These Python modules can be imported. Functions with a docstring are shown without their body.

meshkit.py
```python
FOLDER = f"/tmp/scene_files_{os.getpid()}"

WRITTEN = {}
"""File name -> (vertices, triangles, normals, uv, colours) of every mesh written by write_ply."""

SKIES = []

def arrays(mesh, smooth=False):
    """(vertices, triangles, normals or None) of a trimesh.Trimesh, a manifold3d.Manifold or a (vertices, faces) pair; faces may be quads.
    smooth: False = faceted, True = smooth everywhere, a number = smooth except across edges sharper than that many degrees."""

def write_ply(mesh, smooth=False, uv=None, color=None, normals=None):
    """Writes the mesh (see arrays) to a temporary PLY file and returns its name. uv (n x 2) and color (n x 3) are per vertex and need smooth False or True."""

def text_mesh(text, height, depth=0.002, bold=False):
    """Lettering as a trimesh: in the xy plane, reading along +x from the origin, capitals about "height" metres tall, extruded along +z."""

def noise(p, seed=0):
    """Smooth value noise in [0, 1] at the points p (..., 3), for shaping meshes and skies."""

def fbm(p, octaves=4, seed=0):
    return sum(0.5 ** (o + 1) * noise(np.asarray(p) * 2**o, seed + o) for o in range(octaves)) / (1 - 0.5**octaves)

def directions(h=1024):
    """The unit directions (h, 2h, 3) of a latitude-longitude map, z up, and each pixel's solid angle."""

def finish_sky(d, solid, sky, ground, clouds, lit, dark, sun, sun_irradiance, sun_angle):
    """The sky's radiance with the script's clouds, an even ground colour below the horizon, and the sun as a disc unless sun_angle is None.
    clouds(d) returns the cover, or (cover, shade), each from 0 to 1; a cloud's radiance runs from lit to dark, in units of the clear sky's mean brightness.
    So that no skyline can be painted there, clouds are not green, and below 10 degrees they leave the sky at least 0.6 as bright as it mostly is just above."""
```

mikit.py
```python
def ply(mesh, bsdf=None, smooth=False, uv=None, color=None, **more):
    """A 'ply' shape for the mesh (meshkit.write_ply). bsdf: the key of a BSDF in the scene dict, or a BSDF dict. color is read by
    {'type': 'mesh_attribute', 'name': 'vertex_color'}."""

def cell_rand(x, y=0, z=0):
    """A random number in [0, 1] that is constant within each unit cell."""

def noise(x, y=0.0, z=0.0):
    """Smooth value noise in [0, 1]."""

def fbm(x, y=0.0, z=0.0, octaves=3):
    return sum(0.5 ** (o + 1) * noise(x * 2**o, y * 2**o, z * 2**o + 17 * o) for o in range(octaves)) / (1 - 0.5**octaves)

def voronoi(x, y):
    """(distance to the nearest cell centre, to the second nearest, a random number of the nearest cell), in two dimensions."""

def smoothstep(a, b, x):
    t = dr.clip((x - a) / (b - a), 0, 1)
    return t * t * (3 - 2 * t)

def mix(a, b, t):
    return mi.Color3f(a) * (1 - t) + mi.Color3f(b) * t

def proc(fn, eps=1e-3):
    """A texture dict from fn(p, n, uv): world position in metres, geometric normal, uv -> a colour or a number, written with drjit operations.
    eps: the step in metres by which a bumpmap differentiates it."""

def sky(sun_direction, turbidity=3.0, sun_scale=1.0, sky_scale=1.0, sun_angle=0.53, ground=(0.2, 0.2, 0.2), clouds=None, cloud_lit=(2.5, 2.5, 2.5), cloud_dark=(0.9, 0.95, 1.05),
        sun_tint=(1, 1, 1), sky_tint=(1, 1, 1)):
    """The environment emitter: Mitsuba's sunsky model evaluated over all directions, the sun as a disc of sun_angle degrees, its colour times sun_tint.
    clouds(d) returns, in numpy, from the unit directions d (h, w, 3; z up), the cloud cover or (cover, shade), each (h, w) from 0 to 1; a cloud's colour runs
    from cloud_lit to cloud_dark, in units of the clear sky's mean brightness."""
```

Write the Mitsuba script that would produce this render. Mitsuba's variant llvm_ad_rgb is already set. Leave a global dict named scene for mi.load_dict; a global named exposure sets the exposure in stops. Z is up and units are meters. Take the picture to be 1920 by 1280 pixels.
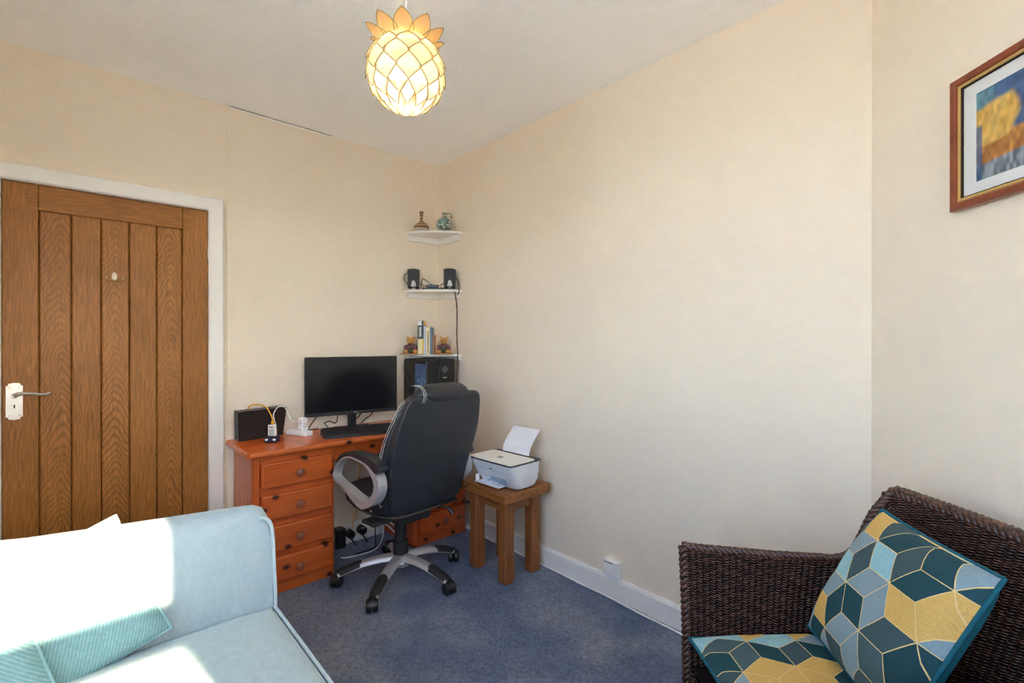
import math, random
import numpy as np, trimesh, mitsuba as mi, drjit as dr
import shapely
from shapely.geometry import Polygon
import mikit, meshkit
from mikit import noise, fbm, smoothstep, mix, cell_rand, voronoi
random.seed(7)
T = mi.ScalarTransform4f
PI = math.pi
scene = {'type': 'scene'}
labels = {}

# ------------------------------------------------------------------ camera, sky, exposure
F_PX, YAW, EYE = 887.4, 0.7401, 1.265
CY, SY = math.cos(YAW), math.sin(YAW)
fwd = np.array([SY, CY, -0.0018])
scene['camera'] = {'type': 'perspective', 'fov_axis': 'x', 'fov': math.degrees(2 * math.atan(960 / F_PX)), 'near_clip': 0.02, 'far_clip': 500.0,
                   'to_world': T().look_at(origin=[0, 0, EYE], target=[float(fwd[0]), float(fwd[1]), EYE + float(fwd[2])], up=[0, 0, 1])}
SUN = np.array([0.13, -1.0, 0.49])
scene['sky'] = mikit.sky(SUN, turbidity=3.0, sun_scale=0.42, sky_scale=1.25, sky_tint=(1.06, 0.955, 1.0), ground=(0.64, 0.63, 0.585))
exposure = 5.42
BULB = 240.0

# ------------------------------------------------------------------ helpers
def numbered(key):
    k, n = key, 0
    while k in scene or k in labels:
        n += 1
        k = f'{key}_{n:03d}'
    return k

def add(key, mesh, mat, smooth=35, **kw):
    """one entry of the scene; a taken key gets a number"""
    k = numbered(key)
    scene[k] = mikit.ply(mesh, mat, smooth, **kw)
    return k

def tag(key, label=None, cat=None, group=None, kind=None):
    d = labels.setdefault(key, {})
    for a, b in (('label', label), ('category', cat), ('group', group), ('kind', kind)):
        if b: d[a] = b
    return key

def thing(name, label, cat=None, group=None, kind=None):
    return tag(numbered(name), label, cat, group, kind)

def mat4(loc=(0, 0, 0), rz=0.0, rx=0.0, ry=0.0, s=1.0):
    m = trimesh.transformations.euler_matrix(rx, ry, rz, 'sxyz')
    m[:3, :3] *= s
    m[:3, 3] = loc
    return m

def at(mesh, *ms):
    mesh = mesh.copy()
    for m in ms: mesh.apply_transform(m)
    return mesh

def cat(*ms):
    return trimesh.util.concatenate([m for m in ms])

def box(x0, x1, y0, y1, z0, z1, r=0.0, n=1):
    """box, its edges rounded by r"""
    if r <= 0:
        return trimesh.creation.box(bounds=[[x0, y0, z0], [x1, y1, z1]])
    r = min(r, (x1 - x0) / 2.01, (y1 - y0) / 2.01, (z1 - z0) / 2.01)
    if n <= 1:
        s = np.array([[a if i == k else 0 for i in range(3)] for k in range(3) for a in (-1, 1)], float)
    else:
        s = trimesh.creation.icosphere(subdivisions=n - 1).vertices if n < 4 else trimesh.creation.uv_sphere(count=[10, 16]).vertices
    cs = np.array([[x, y, z] for x in (x0 + r, x1 - r) for y in (y0 + r, y1 - r) for z in (z0 + r, z1 - r)])
    return trimesh.convex.convex_hull((cs[:, None] + r * s[None]).reshape(-1, 3))

def prism(poly, h, axis='z'):
    m = trimesh.creation.extrude_polygon(poly, h, engine='earcut')
    if axis == 'y':   # polygon in xz, extruded along +y
        m.apply_transform(np.array([[1, 0, 0, 0], [0, 0, 1, 0], [0, 1, 0, 0], [0, 0, 0, 1.0]])); m.invert()
    if axis == 'x':   # polygon in yz, extruded along +x
        m.apply_transform(np.array([[0, 0, 1, 0], [1, 0, 0, 0], [0, 1, 0, 0], [0, 0, 0, 1.0]]))
    return m

def spline(pts, n=8, closed=False):
    p = np.asarray(pts, float)
    k = len(p)
    out = []
    rng = range(k if closed else k - 1)
    for i in rng:
        if closed: a, b, c, d = p[(i - 1) % k], p[i], p[(i + 1) % k], p[(i + 2) % k]
        else: a, b, c, d = p[max(i - 1, 0)], p[i], p[i + 1], p[min(i + 2, k - 1)]
        for t in np.arange(n) / n:
            out.append(0.5 * ((2 * b) + (-a + c) * t + (2 * a - 5 * b + 4 * c - d) * t * t + (-a + 3 * b - 3 * c + d) * t ** 3))
    if not closed: out.append(p[-1])
    return np.array(out)

def sweep(path, radii, sides=8, closed=False, section=None):
    """tube (or any convex section, n x 2) along a polyline"""
    p = np.asarray(path, float)
    n = len(p)
    t = np.roll(p, -1, 0) - np.roll(p, 1, 0) if closed else np.gradient(p, axis=0)
    t /= np.linalg.norm(t, axis=1, keepdims=True) + 1e-12
    u = np.zeros_like(p)
    a = np.array([0, 0, 1.0]) if abs(t[0, 2]) < 0.9 else np.array([1.0, 0, 0])
    a = a - t[0] * (a @ t[0]); u[0] = a / np.linalg.norm(a)
    for i in range(1, n):
        a = u[i - 1] - t[i] * (u[i - 1] @ t[i])
        u[i] = a / (np.linalg.norm(a) + 1e-12)
    w = np.cross(t, u)
    r = np.broadcast_to(np.asarray(radii, float), (n,))
    if section is None:
        ang = np.arange(sides) * 2 * PI / sides
        section = np.stack([np.cos(ang), np.sin(ang)], 1)
    k = len(section)
    v = (p[:, None] + r[:, None, None] * (section[None, :, :1] * w[:, None] + section[None, :, 1:] * u[:, None])).reshape(-1, 3)
    f = []
    m = n if closed else n - 1
    i, j = np.meshgrid(np.arange(m), np.arange(k), indexing='ij')
    i2, j2 = (i + 1) % n, (j + 1) % k
    q = np.stack([i * k + j, i * k + j2, i2 * k + j2, i2 * k + j], -1).reshape(-1, 4)
    f = np.vstack([q[:, [0, 1, 2]], q[:, [0, 2, 3]]])
    if not closed:
        v = np.vstack([v, p[0], p[-1]])
        a, b = n * k, n * k + 1
        jj = np.arange(k)
        f = np.vstack([f, np.stack([np.full(k, a), (jj + 1) % k, jj], 1), np.stack([np.full(k, b), (n - 1) * k + jj, (n - 1) * k + (jj + 1) % k], 1)])
    return trimesh.Trimesh(v, f, process=False)

def lathe(profile, n=32):
    """(r, z) profile from bottom to top, closed on the axis"""
    p = np.asarray(profile, float)
    ang = np.arange(n) * 2 * PI / n
    v = np.stack([p[:, None, 0] * np.cos(ang), p[:, None, 0] * np.sin(ang), np.broadcast_to(p[:, 1:], (len(p), n))], -1).reshape(-1, 3)
    i, j = np.meshgrid(np.arange(len(p) - 1), np.arange(n), indexing='ij')
    q = np.stack([i * n + j, i * n + (j + 1) % n, (i + 1) * n + (j + 1) % n, (i + 1) * n + j], -1).reshape(-1, 4)
    f = np.vstack([q[:, [0, 1, 2]], q[:, [0, 2, 3]]])
    v = np.vstack([v, [0, 0, p[0, 1]], [0, 0, p[-1, 1]]])
    jj = np.arange(n); a = len(p) * n
    f = np.vstack([f, np.stack([np.full(n, a), (jj + 1) % n, jj], 1), np.stack([np.full(n, a + 1), (len(p) - 1) * n + jj, (len(p) - 1) * n + (jj + 1) % n], 1)])
    m = trimesh.Trimesh(v, f, process=True)
    return m

def loft(rings, cap=True):
    """closed rings of equal length, bottom to top"""
    r = np.asarray(rings, float)
    n, k = r.shape[:2]
    v = r.reshape(-1, 3)
    i, j = np.meshgrid(np.arange(n - 1), np.arange(k), indexing='ij')
    q = np.stack([i * k + j, i * k + (j + 1) % k, (i + 1) * k + (j + 1) % k, (i + 1) * k + j], -1).reshape(-1, 4)
    f = np.vstack([q[:, [0, 1, 2]], q[:, [0, 2, 3]]])
    if cap:
        v = np.vstack([v, r[0].mean(0), r[-1].mean(0)])
        jj = np.arange(k); a = n * k
        f = np.vstack([f, np.stack([np.full(k, a), (jj + 1) % k, jj], 1), np.stack([np.full(k, a + 1), (n - 1) * k + jj, (n - 1) * k + (jj + 1) % k], 1)])
    return trimesh.Trimesh(v, f, process=False)

def super_ring(cx, cy, z, hw, hd, e=4.0, n=48):
    a = np.arange(n) * 2 * PI / n
    c, s = np.cos(a), np.sin(a)
    return np.stack([cx + hw * np.sign(c) * np.abs(c) ** (2 / e), cy + hd * np.sign(s) * np.abs(s) ** (2 / e), np.full(n, z)], 1)

def cyl(r, z0, z1, n=24, bev=0.0):
    if bev <= 0: return lathe([(r, z0), (r, z1)], n)
    return lathe([(r - bev, z0), (r, z0 + bev), (r, z1 - bev), (r - bev, z1)], n)

def cam2w(X, Z):
    """room point from (right, depth) of the photograph's station point - used for the armchair, which stands square to the slanted wall"""
    return X * CY + Z * SY, -X * SY + Z * CY

# ------------------------------------------------------------------ materials
def rgb(*c): return {'type': 'rgb', 'value': list(c)}
def bsdf(name, color, rough=0.5, spec=0.5, metallic=0.0, **kw):
    tex = mikit.proc(color) if callable(color) else rgb(*color)
    b = {'type': 'principled', 'base_color': tex, 'roughness': rough, 'specular': spec, 'metallic': metallic, **kw}
    scene[name] = {'type': 'twosided', 'bsdf': b}
    return name
def bumped(name, color, height, scale, rough=0.5, spec=0.5, eps=1e-3, **kw):
    tex = mikit.proc(color) if callable(color) else rgb(*color)
    b = {'type': 'principled', 'base_color': tex, 'roughness': rough, 'specular': spec, **kw}
    scene[name] = {'type': 'twosided', 'bsdf': {'type': 'bumpmap', 'arbitrary': mikit.proc(height, eps), 'scale': scale, 'bsdf': b}}
    return name
C3 = mi.Color3f

WALL = (0.80, 0.70, 0.52)
def f_wall(p, n, uv):
    a = fbm(p.x * 1.3, p.y * 1.3, p.z * 1.3, 3)
    b = noise(p.x * 40, p.y * 40, p.z * 40)
    return mix(C3(0.785, 0.690, 0.555), C3(0.825, 0.732, 0.600), a) * (0.985 + 0.03 * b)
bsdf('mat_wall', f_wall, 0.85, 0.15)
def f_ceil(p, n, uv):
    a = fbm(p.x * 6, p.y * 6, p.z, 3); b = noise(p.x * 90, p.y * 90, 0)
    return mix(C3(0.88, 0.87, 0.85), C3(0.92, 0.91, 0.895), a) * (0.975 + 0.04 * b)
bsdf('mat_ceiling', f_ceil, 0.9, 0.1)
def f_carpet(p, n, uv):
    a = fbm(p.x * 5, p.y * 5, 0, 4); b = noise(p.x * 260, p.y * 260, 3); c = noise(p.x * 95, p.y * 95, 8)
    a = smoothstep(.18, .85, a)
    col = mix(C3(0.100, 0.135, 0.225), C3(0.195, 0.225, 0.290), a)
    speck = smoothstep(0.88, 0.93, noise(p.x * 33, p.y * 33, 21)) * smoothstep(0.6, 0.75, noise(p.x * 130, p.y * 130, 5))
    return mix(col * (0.55 + 0.5 * b + 0.35 * c), C3(0.35, 0.35, 0.38), 0.25 * speck)
def h_carpet(p, n, uv): return noise(p.x * 240, p.y * 240, 1)
bumped('mat_carpet', f_carpet, h_carpet, 0.003, 0.95, 0.1, sheen=0.3)
def f_gloss(p, n, uv):
    return mix(C3(0.78, 0.77, 0.74), C3(0.83, 0.82, 0.79), fbm(p.x * 7, p.y * 7, p.z * 7, 2))
bsdf('mat_white_paint', f_gloss, 0.35, 0.4)
bsdf('mat_shelf_white', (0.80, 0.78, 0.74), 0.4, 0.4)
bsdf('mat_white_plastic', (0.80, 0.80, 0.79), 0.35, 0.45)
bsdf('mat_cream_plastic', (0.72, 0.64, 0.50), 0.45, 0.4)
bsdf('mat_black_plastic', (0.012, 0.013, 0.015), 0.35, 0.45)
bsdf('mat_black_matte', (0.018, 0.019, 0.021), 0.6, 0.4)
bsdf('mat_screen', (0.006, 0.007, 0.009), 0.16, 0.5)
bsdf('mat_brass', (0.60, 0.46, 0.22), 0.35, 0.5, 0.6)
bsdf('mat_nickel', (0.60, 0.585, 0.55), 0.36, 0.5, 0.75)
bsdf('mat_silver', (0.50, 0.50, 0.51), 0.36, 0.5, 0.45)
bsdf('mat_dark_gap', (0.03, 0.022, 0.016), 0.9, 0.1)
bsdf('mat_crack', (0.22, 0.20, 0.17), 0.9, 0.1)
bsdf('mat_thread', (0.62, 0.62, 0.60), 0.7, 0.3)

# stained oak of the door: five boards, three of them cut across the rings so that the grain stands in arches
EDGES = [-0.134, -0.028, 0.075, 0.178, 0.285, 0.391]
def f_oak(p, n, uv):
    x, z = p.x, p.z
    r = mi.Float(0.0)
    inside = (x > EDGES[0]) & (x < EDGES[5]) & (z < 1.835)
    off = mi.Float(0.11); cx = mi.Float(0.9); tap = mi.Float(0.012); shift = mi.Float(0.0); amt = mi.Float(0.5)
    for i, (a, b) in enumerate(zip(EDGES[:-1], EDGES[1:])):
        m = inside & (x >= a) & (x < b)
        arch = i in (0, 2, 4)
        c = (a + b) / 2 + (0.018 if i == 0 else 0.0)
        off = dr.select(m, 0.012 if arch else 0.10, off)
        cx = dr.select(m, c if arch else c + 0.25, cx)
        tap = dr.select(m, 0.40 if arch else 0.012, tap)
        amt = dr.select(m, 1.0 if arch else 0.42, amt)
        shift = dr.select(m, 3.7 * i + 1.3, shift)
    wob = 0.095 * (fbm(x * 5, z * 2.6, shift, 3) - 0.5) + 0.016 * (noise(x * 45, z * 12, shift) - 0.5)
    rail = (z > 1.835) & (x > -0.165) & (x < 0.43)
    r = dr.sqrt(dr.square(x - cx) + dr.square(off)) + tap * z + wob
    r = dr.select(rail, z + 0.006 * noise(x * 6, z * 30, 2) + 0.004 * x, r)
    ring = 0.5 + 0.5 * dr.sin(r * dr.select(rail, mi.Float(420.0), mi.Float(430.0)))
    ring = smoothstep(0.35, 1.0, ring) * (0.35 + 0.65 * fbm(x * 14, z * 3, shift + 9, 2))
    pore = noise(dr.select(rail, x * 30, x * 480), dr.select(rail, z * 480, z * 22), 1)
    broad = fbm(x * 4 + shift, z * 2.2, 5, 3)
    col = mix(C3(0.255, 0.100, 0.022), C3(0.425, 0.185, 0.048), broad)
    col = mix(col, C3(0.110, 0.038, 0.010), 0.62 * ring * amt * (0.45 + 0.75 * fbm(x * 5, z * 3, 31, 2)))
    return col * (0.72 + 0.50 * pore)
bsdf('mat_oak', f_oak, 0.48, 0.25, clearcoat=0.08, clearcoat_gloss=0.7)

def pine(along):
    def f(p, n, uv):
        if along == 'x': a, b, c = p.x, p.z, p.y
        else: a, b, c = p.z, p.x, p.y
        g = fbm(a * 2.0, b * 26, c * 26, 3)
        line = smoothstep(0.45, 0.95, 0.5 + 0.5 * dr.sin((b * 1.0 + c * 0.8 + 0.02 * fbm(a * 4, b * 8, c * 8, 2)) * 420))
        col = mix(C3(0.40, 0.072, 0.013), C3(0.62, 0.140, 0.027), g)
        col = mix(col, C3(0.24, 0.035, 0.007), 0.22 * line)
        vx, vz = p.x * 7.5 + 0.3, p.z * 11.0 + dr.floor(p.y * 3.0)
        d1, d2, w = voronoi(vx, vz)
        k = smoothstep(0.17, 0.07, d1) * dr.select(w > 0.55, 1.0, 0.0)
        halo = smoothstep(0.36, 0.12, d1) * dr.select(w > 0.55, 1.0, 0.0)
        col = mix(col, C3(0.40, 0.07, 0.012), 0.5 * halo)
        return mix(col, C3(0.030, 0.007, 0.004), 0.95 * k)
    return f
bsdf('mat_pine_x', pine('x'), 0.24, 0.5, clearcoat=0.6, clearcoat_gloss=0.85)
bsdf('mat_pine_z', pine('z'), 0.26, 0.5, clearcoat=0.5, clearcoat_gloss=0.85)
bsdf('mat_knob', (0.25, 0.085, 0.05), 0.3, 0.5, clearcoat=0.5)
def table_wood(along):
    def f(p, n, uv):
        a, b, c = (p.z, p.x, p.y) if along == 'z' else ((p.x, p.y, p.z) if along == 'x' else (p.y, p.x, p.z))
        g = fbm(a * 2.5, b * 30, c * 30, 3); s = noise(a * 9, b * 190, c * 190)
        col = mix(C3(0.15, 0.050, 0.014), C3(0.34, 0.128, 0.036), g)
        return col * (0.72 + 0.5 * s)
    return f
bsdf('mat_table_z', table_wood('z'), 0.38, 0.45)
bsdf('mat_table_y', table_wood('y'), 0.34, 0.45)

def f_leather(p, n, uv): return mix(C3(0.016, 0.019, 0.024), C3(0.024, 0.028, 0.034), fbm(p.x * 20, p.y * 20, p.z * 20, 2))
def h_leather(p, n, uv): return fbm(p.x * 260, p.y * 260, p.z * 260, 2)
bumped('mat_leather', f_leather, h_leather, 0.0012, 0.38, 0.5, eps=5e-4)
def f_sofa(p, n, uv):
    a = noise(p.x * 420, p.y * 420, p.z * 60); b = noise(p.x * 110, p.y * 110, p.z * 520); c = fbm(p.x * 40, p.y * 40, p.z * 12, 2)
    return mix(C3(0.30, 0.400, 0.445), C3(0.44, 0.545, 0.585), 0.35 * a + 0.3 * b + 0.35 * c)
bsdf('mat_sofa', f_sofa, 0.9, 0.2, sheen=0.3)
bsdf('mat_sofa_piping', (0.46, 0.56, 0.60), 0.8, 0.2)
def f_rib(p, n, uv):
    s = 0.5 + 0.5 * dr.sin(uv.x * 900)
    return mix(C3(0.16, 0.32, 0.355), C3(0.24, 0.405, 0.44), s) * (0.9 + 0.2 * noise(uv.x * 300, uv.y * 160, 0))
def h_rib(p, n, uv): return 0.5 + 0.5 * dr.sin(uv.x * 900)
bumped('mat_rib', f_rib, h_rib, 0.0008, 0.9, 0.2, eps=1e-3)
bsdf('mat_rib_piping', (0.24, 0.42, 0.46), 0.85, 0.2)
def f_wicker(p, n, uv):
    a = noise(p.x * 70, p.y * 70, p.z * 330); b = noise(p.x * 500, p.y * 500, p.z * 900)
    return mix(C3(0.020, 0.0085, 0.0065), C3(0.165, 0.066, 0.042), a * a) * (0.7 + 0.5 * b)
bsdf('mat_wicker', f_wicker, 0.33, 0.55)
bsdf('mat_wicker_core', (0.012, 0.007, 0.006), 0.8, 0.2)
PAL = [(0.009, 0.046, 0.058), (0.040, 0.078, 0.088), (0.56, 0.355, 0.105), (0.25, 0.45, 0.49), (0.20, 0.285, 0.325), (0.012, 0.054, 0.068), (0.052, 0.098, 0.108)]
def f_cube(p, n, uv):
    """printed tumbling-block cotton: hexagons of three rhombi, gold lines between"""
    R = 0.058                                   # inradius
    x, y = uv.x, uv.y
    w, hgt = 2 * R, 2 * R * 1.5 / math.sqrt(3)
    best = mi.Float(9.0); ox = mi.Float(0.0); oy = mi.Float(0.0); iw = mi.Float(0.0)
    j0 = dr.floor(y / hgt)
    for dj in (0, 1):
        j = j0 + dj
        sh = dr.select(dr.abs(j * 0.5 - dr.floor(j * 0.5)) > 0.25, 0.5, 0.0)
        i = dr.floor(x / w - sh + 0.5)
        px, py = x - (i + sh) * w, y - j * hgt
        d = px * px + py * py
        m = d < best
        ox = dr.select(m, px, ox); oy = dr.select(m, py, oy)
        iw = dr.select(m, i * 7.0 + j * 31.0, iw); best = dr.minimum(best, d)
    s3 = math.sqrt(3) / 2
    border = R - dr.maximum(dr.abs(ox), dr.maximum(dr.abs(0.5 * ox + s3 * oy), dr.abs(0.5 * ox - s3 * oy)))
    # spokes towards down, up-left and up-right vertices
    def spoke(ax, ay): return dr.select(ox * ax + oy * ay > 0, dr.abs(ox * ay - oy * ax), mi.Float(1.0))
    sp = dr.minimum(spoke(0.0, -1.0), dr.minimum(spoke(s3, 0.5), spoke(-s3, 0.5)))
    sector = dr.select(oy > dr.abs(ox) * 0.5 / s3, 0.0, dr.select(ox > 0, 1.0, 2.0))
    h = cell_rand(iw, sector, 5.0) * 7
    col = C3(*PAL[0])
    for k in range(1, 7):
        col = dr.select(h >= k, C3(*PAL[k]), col)
    col = col * (0.86 + 0.28 * noise(x * 900, y * 900, 2) * 1.0)
    line = smoothstep(0.0013, 0.0006, dr.minimum(border, sp))
    return mix(col, C3(0.66, 0.48, 0.22), line)
bsdf('mat_cube_print', f_cube, 0.75, 0.25, sheen=0.2)
bsdf('mat_teal_cloth', (0.010, 0.095, 0.135), 0.8, 0.2, sheen=0.4)
# ------------------------------------------------------------------ the room
XR, YB, HC = 1.945, 2.931, 2.535          # right wall, door wall, ceiling
K45 = 1.589                                # the slanted wall: x - y = K45
XL, YF = -0.62, -0.75                      # left wall, window wall
OUT = 0.28
xd, yd = XR, XR - K45                      # where the slanted wall leaves the right wall
xe, ye = YF + K45, YF
add('floor', box(XL - 0.1, XR + 0.1, YF - 0.1, YB + 0.1, -0.12, 0.0), 'mat_carpet', False)
tag('floor', 'worn navy blue carpet covering the whole floor', kind='structure')
add('ceiling', box(XL - 0.3, XR + 0.2, YF - 0.3, YB + 0.2, HC, HC + 0.1), 'mat_ceiling', False)
tag('ceiling', 'off-white plastered ceiling', kind='structure')
DX0, DX1, DZ = -0.247, 0.503, 1.952        # door opening
SX = 0.587                                 # where the wall steps forward by a board's thickness
wb = cat(box(XL - 0.2, DX0, YB, YB + 0.15, 0, HC), box(DX0, DX1, YB, YB + 0.15, DZ, HC), box(DX1, SX, YB, YB + 0.15, 0, HC), box(SX, XR + 0.2, YB - 0.009, YB + 0.15, 0, HC), box(DX0, DX1, YB + 0.10, YB + 0.15, 0, DZ))
add('wall_back', wb, 'mat_wall', False)
tag('wall_back', 'cream painted wall with the door', kind='structure')
add('wall_right', box(XR, XR + 0.15, yd - 0.1, YB + 0.15, 0, HC), 'mat_wall', False)
tag('wall_right', 'long cream painted wall beside the printer table', kind='structure')
L45 = math.hypot(xd - xe, yd - ye)
m45 = mat4((xd, yd, 0), math.radians(-135))
add('wall_slanted', at(box(-0.1, L45 + 0.2, 0, 0.15, 0, HC), m45), 'mat_wall', False)
tag('wall_slanted', 'cream wall set at forty-five degrees behind the wicker armchair', kind='structure')
LW = (-0.35, 1.10, 1.02, 2.42)             # window in the left wall: y0 y1 z0 z1
wl = cat(box(XL - OUT, XL, YF - OUT, LW[0], 0, HC), box(XL - OUT, XL, LW[1], YB + 0.1, 0, HC), box(XL - OUT, XL, LW[0], LW[1], 0, LW[2]), box(XL - OUT, XL, LW[0], LW[1], LW[3], HC))
add('wall_left', wl, 'mat_wall', False)
tag('wall_left', 'cream wall behind the sofa', kind='structure')
FW = (-0.50, 0.512, 1.18, 2.11)            # window in the front wall: x0 x1 z0 z1 of the glass opening
fw = cat(box(XL, FW[0], YF - OUT, YF, 0, HC), box(FW[1] + 0.02, 1.2, YF - OUT, YF, 0, HC), box(FW[0], FW[1] + 0.02, YF - OUT, YF, 0, FW[2] - 0.04), box(FW[0], FW[1] + 0.02, YF - OUT, YF, FW[3] + 0.03, HC))
add('wall_front', fw, 'mat_wall', False)
tag('wall_front', 'cream wall with the sunny window', kind='structure')
YG = -0.90
w1 = thing('window_1', 'white window with a transom bar in the front wall', kind='structure')
add(w1 + '__frame', cat(box(FW[0], FW[0] + 0.05, YG - .03, YG + .03, FW[2], FW[3]), box(FW[1], FW[1] + 0.02, YG - .03, YG + .03, FW[2], FW[3]),
    box(FW[0], FW[1] + .02, YG - .03, YG + .03, FW[2] - .04, FW[2]), box(FW[0], FW[1] + .02, YG - .03, YG + .03, FW[3], FW[3] + .03)), 'mat_white_paint', False)
add(w1 + '__transom', box(FW[0], FW[1], YG - 0.03, YG + 0.03, 1.655, 1.755), 'mat_white_paint', False)
scene['mat_pane'] = {'type': 'thindielectric', 'int_ior': 1.2}
for z0, z1 in ((FW[2], 1.655), (1.755, FW[3])):
    v = np.array([[FW[0], YG, z0], [FW[1], YG, z0], [FW[1], YG, z1], [FW[0], YG, z1]])
    add(w1 + '__pane', trimesh.Trimesh(v, [[0, 1, 2], [0, 2, 3]], process=False), 'mat_pane', False)
w2 = thing('window_2', 'white window above the sofa back', kind='structure')
xg = XL - 0.15
add(w2 + '__frame', cat(box(xg - .03, xg + .03, LW[0], LW[0] + .05, LW[2], LW[3]), box(xg - .03, xg + .03, LW[1] - .05, LW[1], LW[2], LW[3]), box(xg - .03, xg + .03, .42, .47, LW[2], LW[3]),
    box(xg - .03, xg + .03, LW[0], LW[1], LW[2], LW[2] + .05), box(xg - .03, xg + .03, LW[0], LW[1], LW[3] - .05, LW[3])), 'mat_white_paint', False)
v = np.array([[xg, LW[0], LW[2]], [xg, LW[1], LW[2]], [xg, LW[1], LW[3]], [xg, LW[0], LW[3]]])
add(w2 + '__pane', trimesh.Trimesh(v, [[0, 1, 2], [0, 2, 3]], process=False), 'mat_pane', False)
# skirting boards
def skirting(L): return prism(Polygon([(0, 0), (0.016, 0), (0.016, 0.088), (0.010, 0.100), (0.006, 0.104), (0, 0.104)]), L, 'y')
sk = skirting(YB - yd)                     # profile x from the wall outwards
add('baseboard_right', at(sk, np.diag([-1, 1, 1, 1.0]), mat4((XR, yd, 0))), 'mat_white_paint', 25)
tag('baseboard_right', 'white skirting board of the long wall', kind='structure')
sb = at(skirting(XR - SX - 0.0), mat4((0, 0, 0), math.radians(-90)), mat4((SX, YB - 0.009, 0)))
add('baseboard_back', sb, 'mat_white_paint', 25)
tag('baseboard_back', 'white skirting board behind the desk', kind='structure')
sd = at(skirting(L45), np.diag([-1, 1, 1, 1.0]), mat4((0, 0, 0), math.radians(-90)), np.diag([1, -1, 1, 1.0]), mat4((0, 0, 0), 0), m45)
add('baseboard_slanted', at(box(0, L45, -0.016, 0, 0, 0.104), m45), 'mat_white_paint', False)
tag('baseboard_slanted', 'white skirting board behind the armchair', kind='structure')
# architrave round the door
tr = thing('trim_1', 'white painted door architrave', kind='structure')
AW = 0.068
add(tr + '__jamb', box(DX1 - 0.002, DX1 + AW, YB - 0.020, YB + 0.02, 0, DZ + AW, 0.006), 'mat_white_paint')
add(tr + '__jamb', box(DX0 - AW, DX0 + 0.002, YB - 0.020, YB + 0.02, 0, DZ + AW, 0.006), 'mat_white_paint')
add(tr + '__head', box(DX0 - AW, DX1 + AW, YB - 0.0203, YB + 0.02, DZ - 0.002, DZ + AW, 0.006), 'mat_white_paint')
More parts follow.
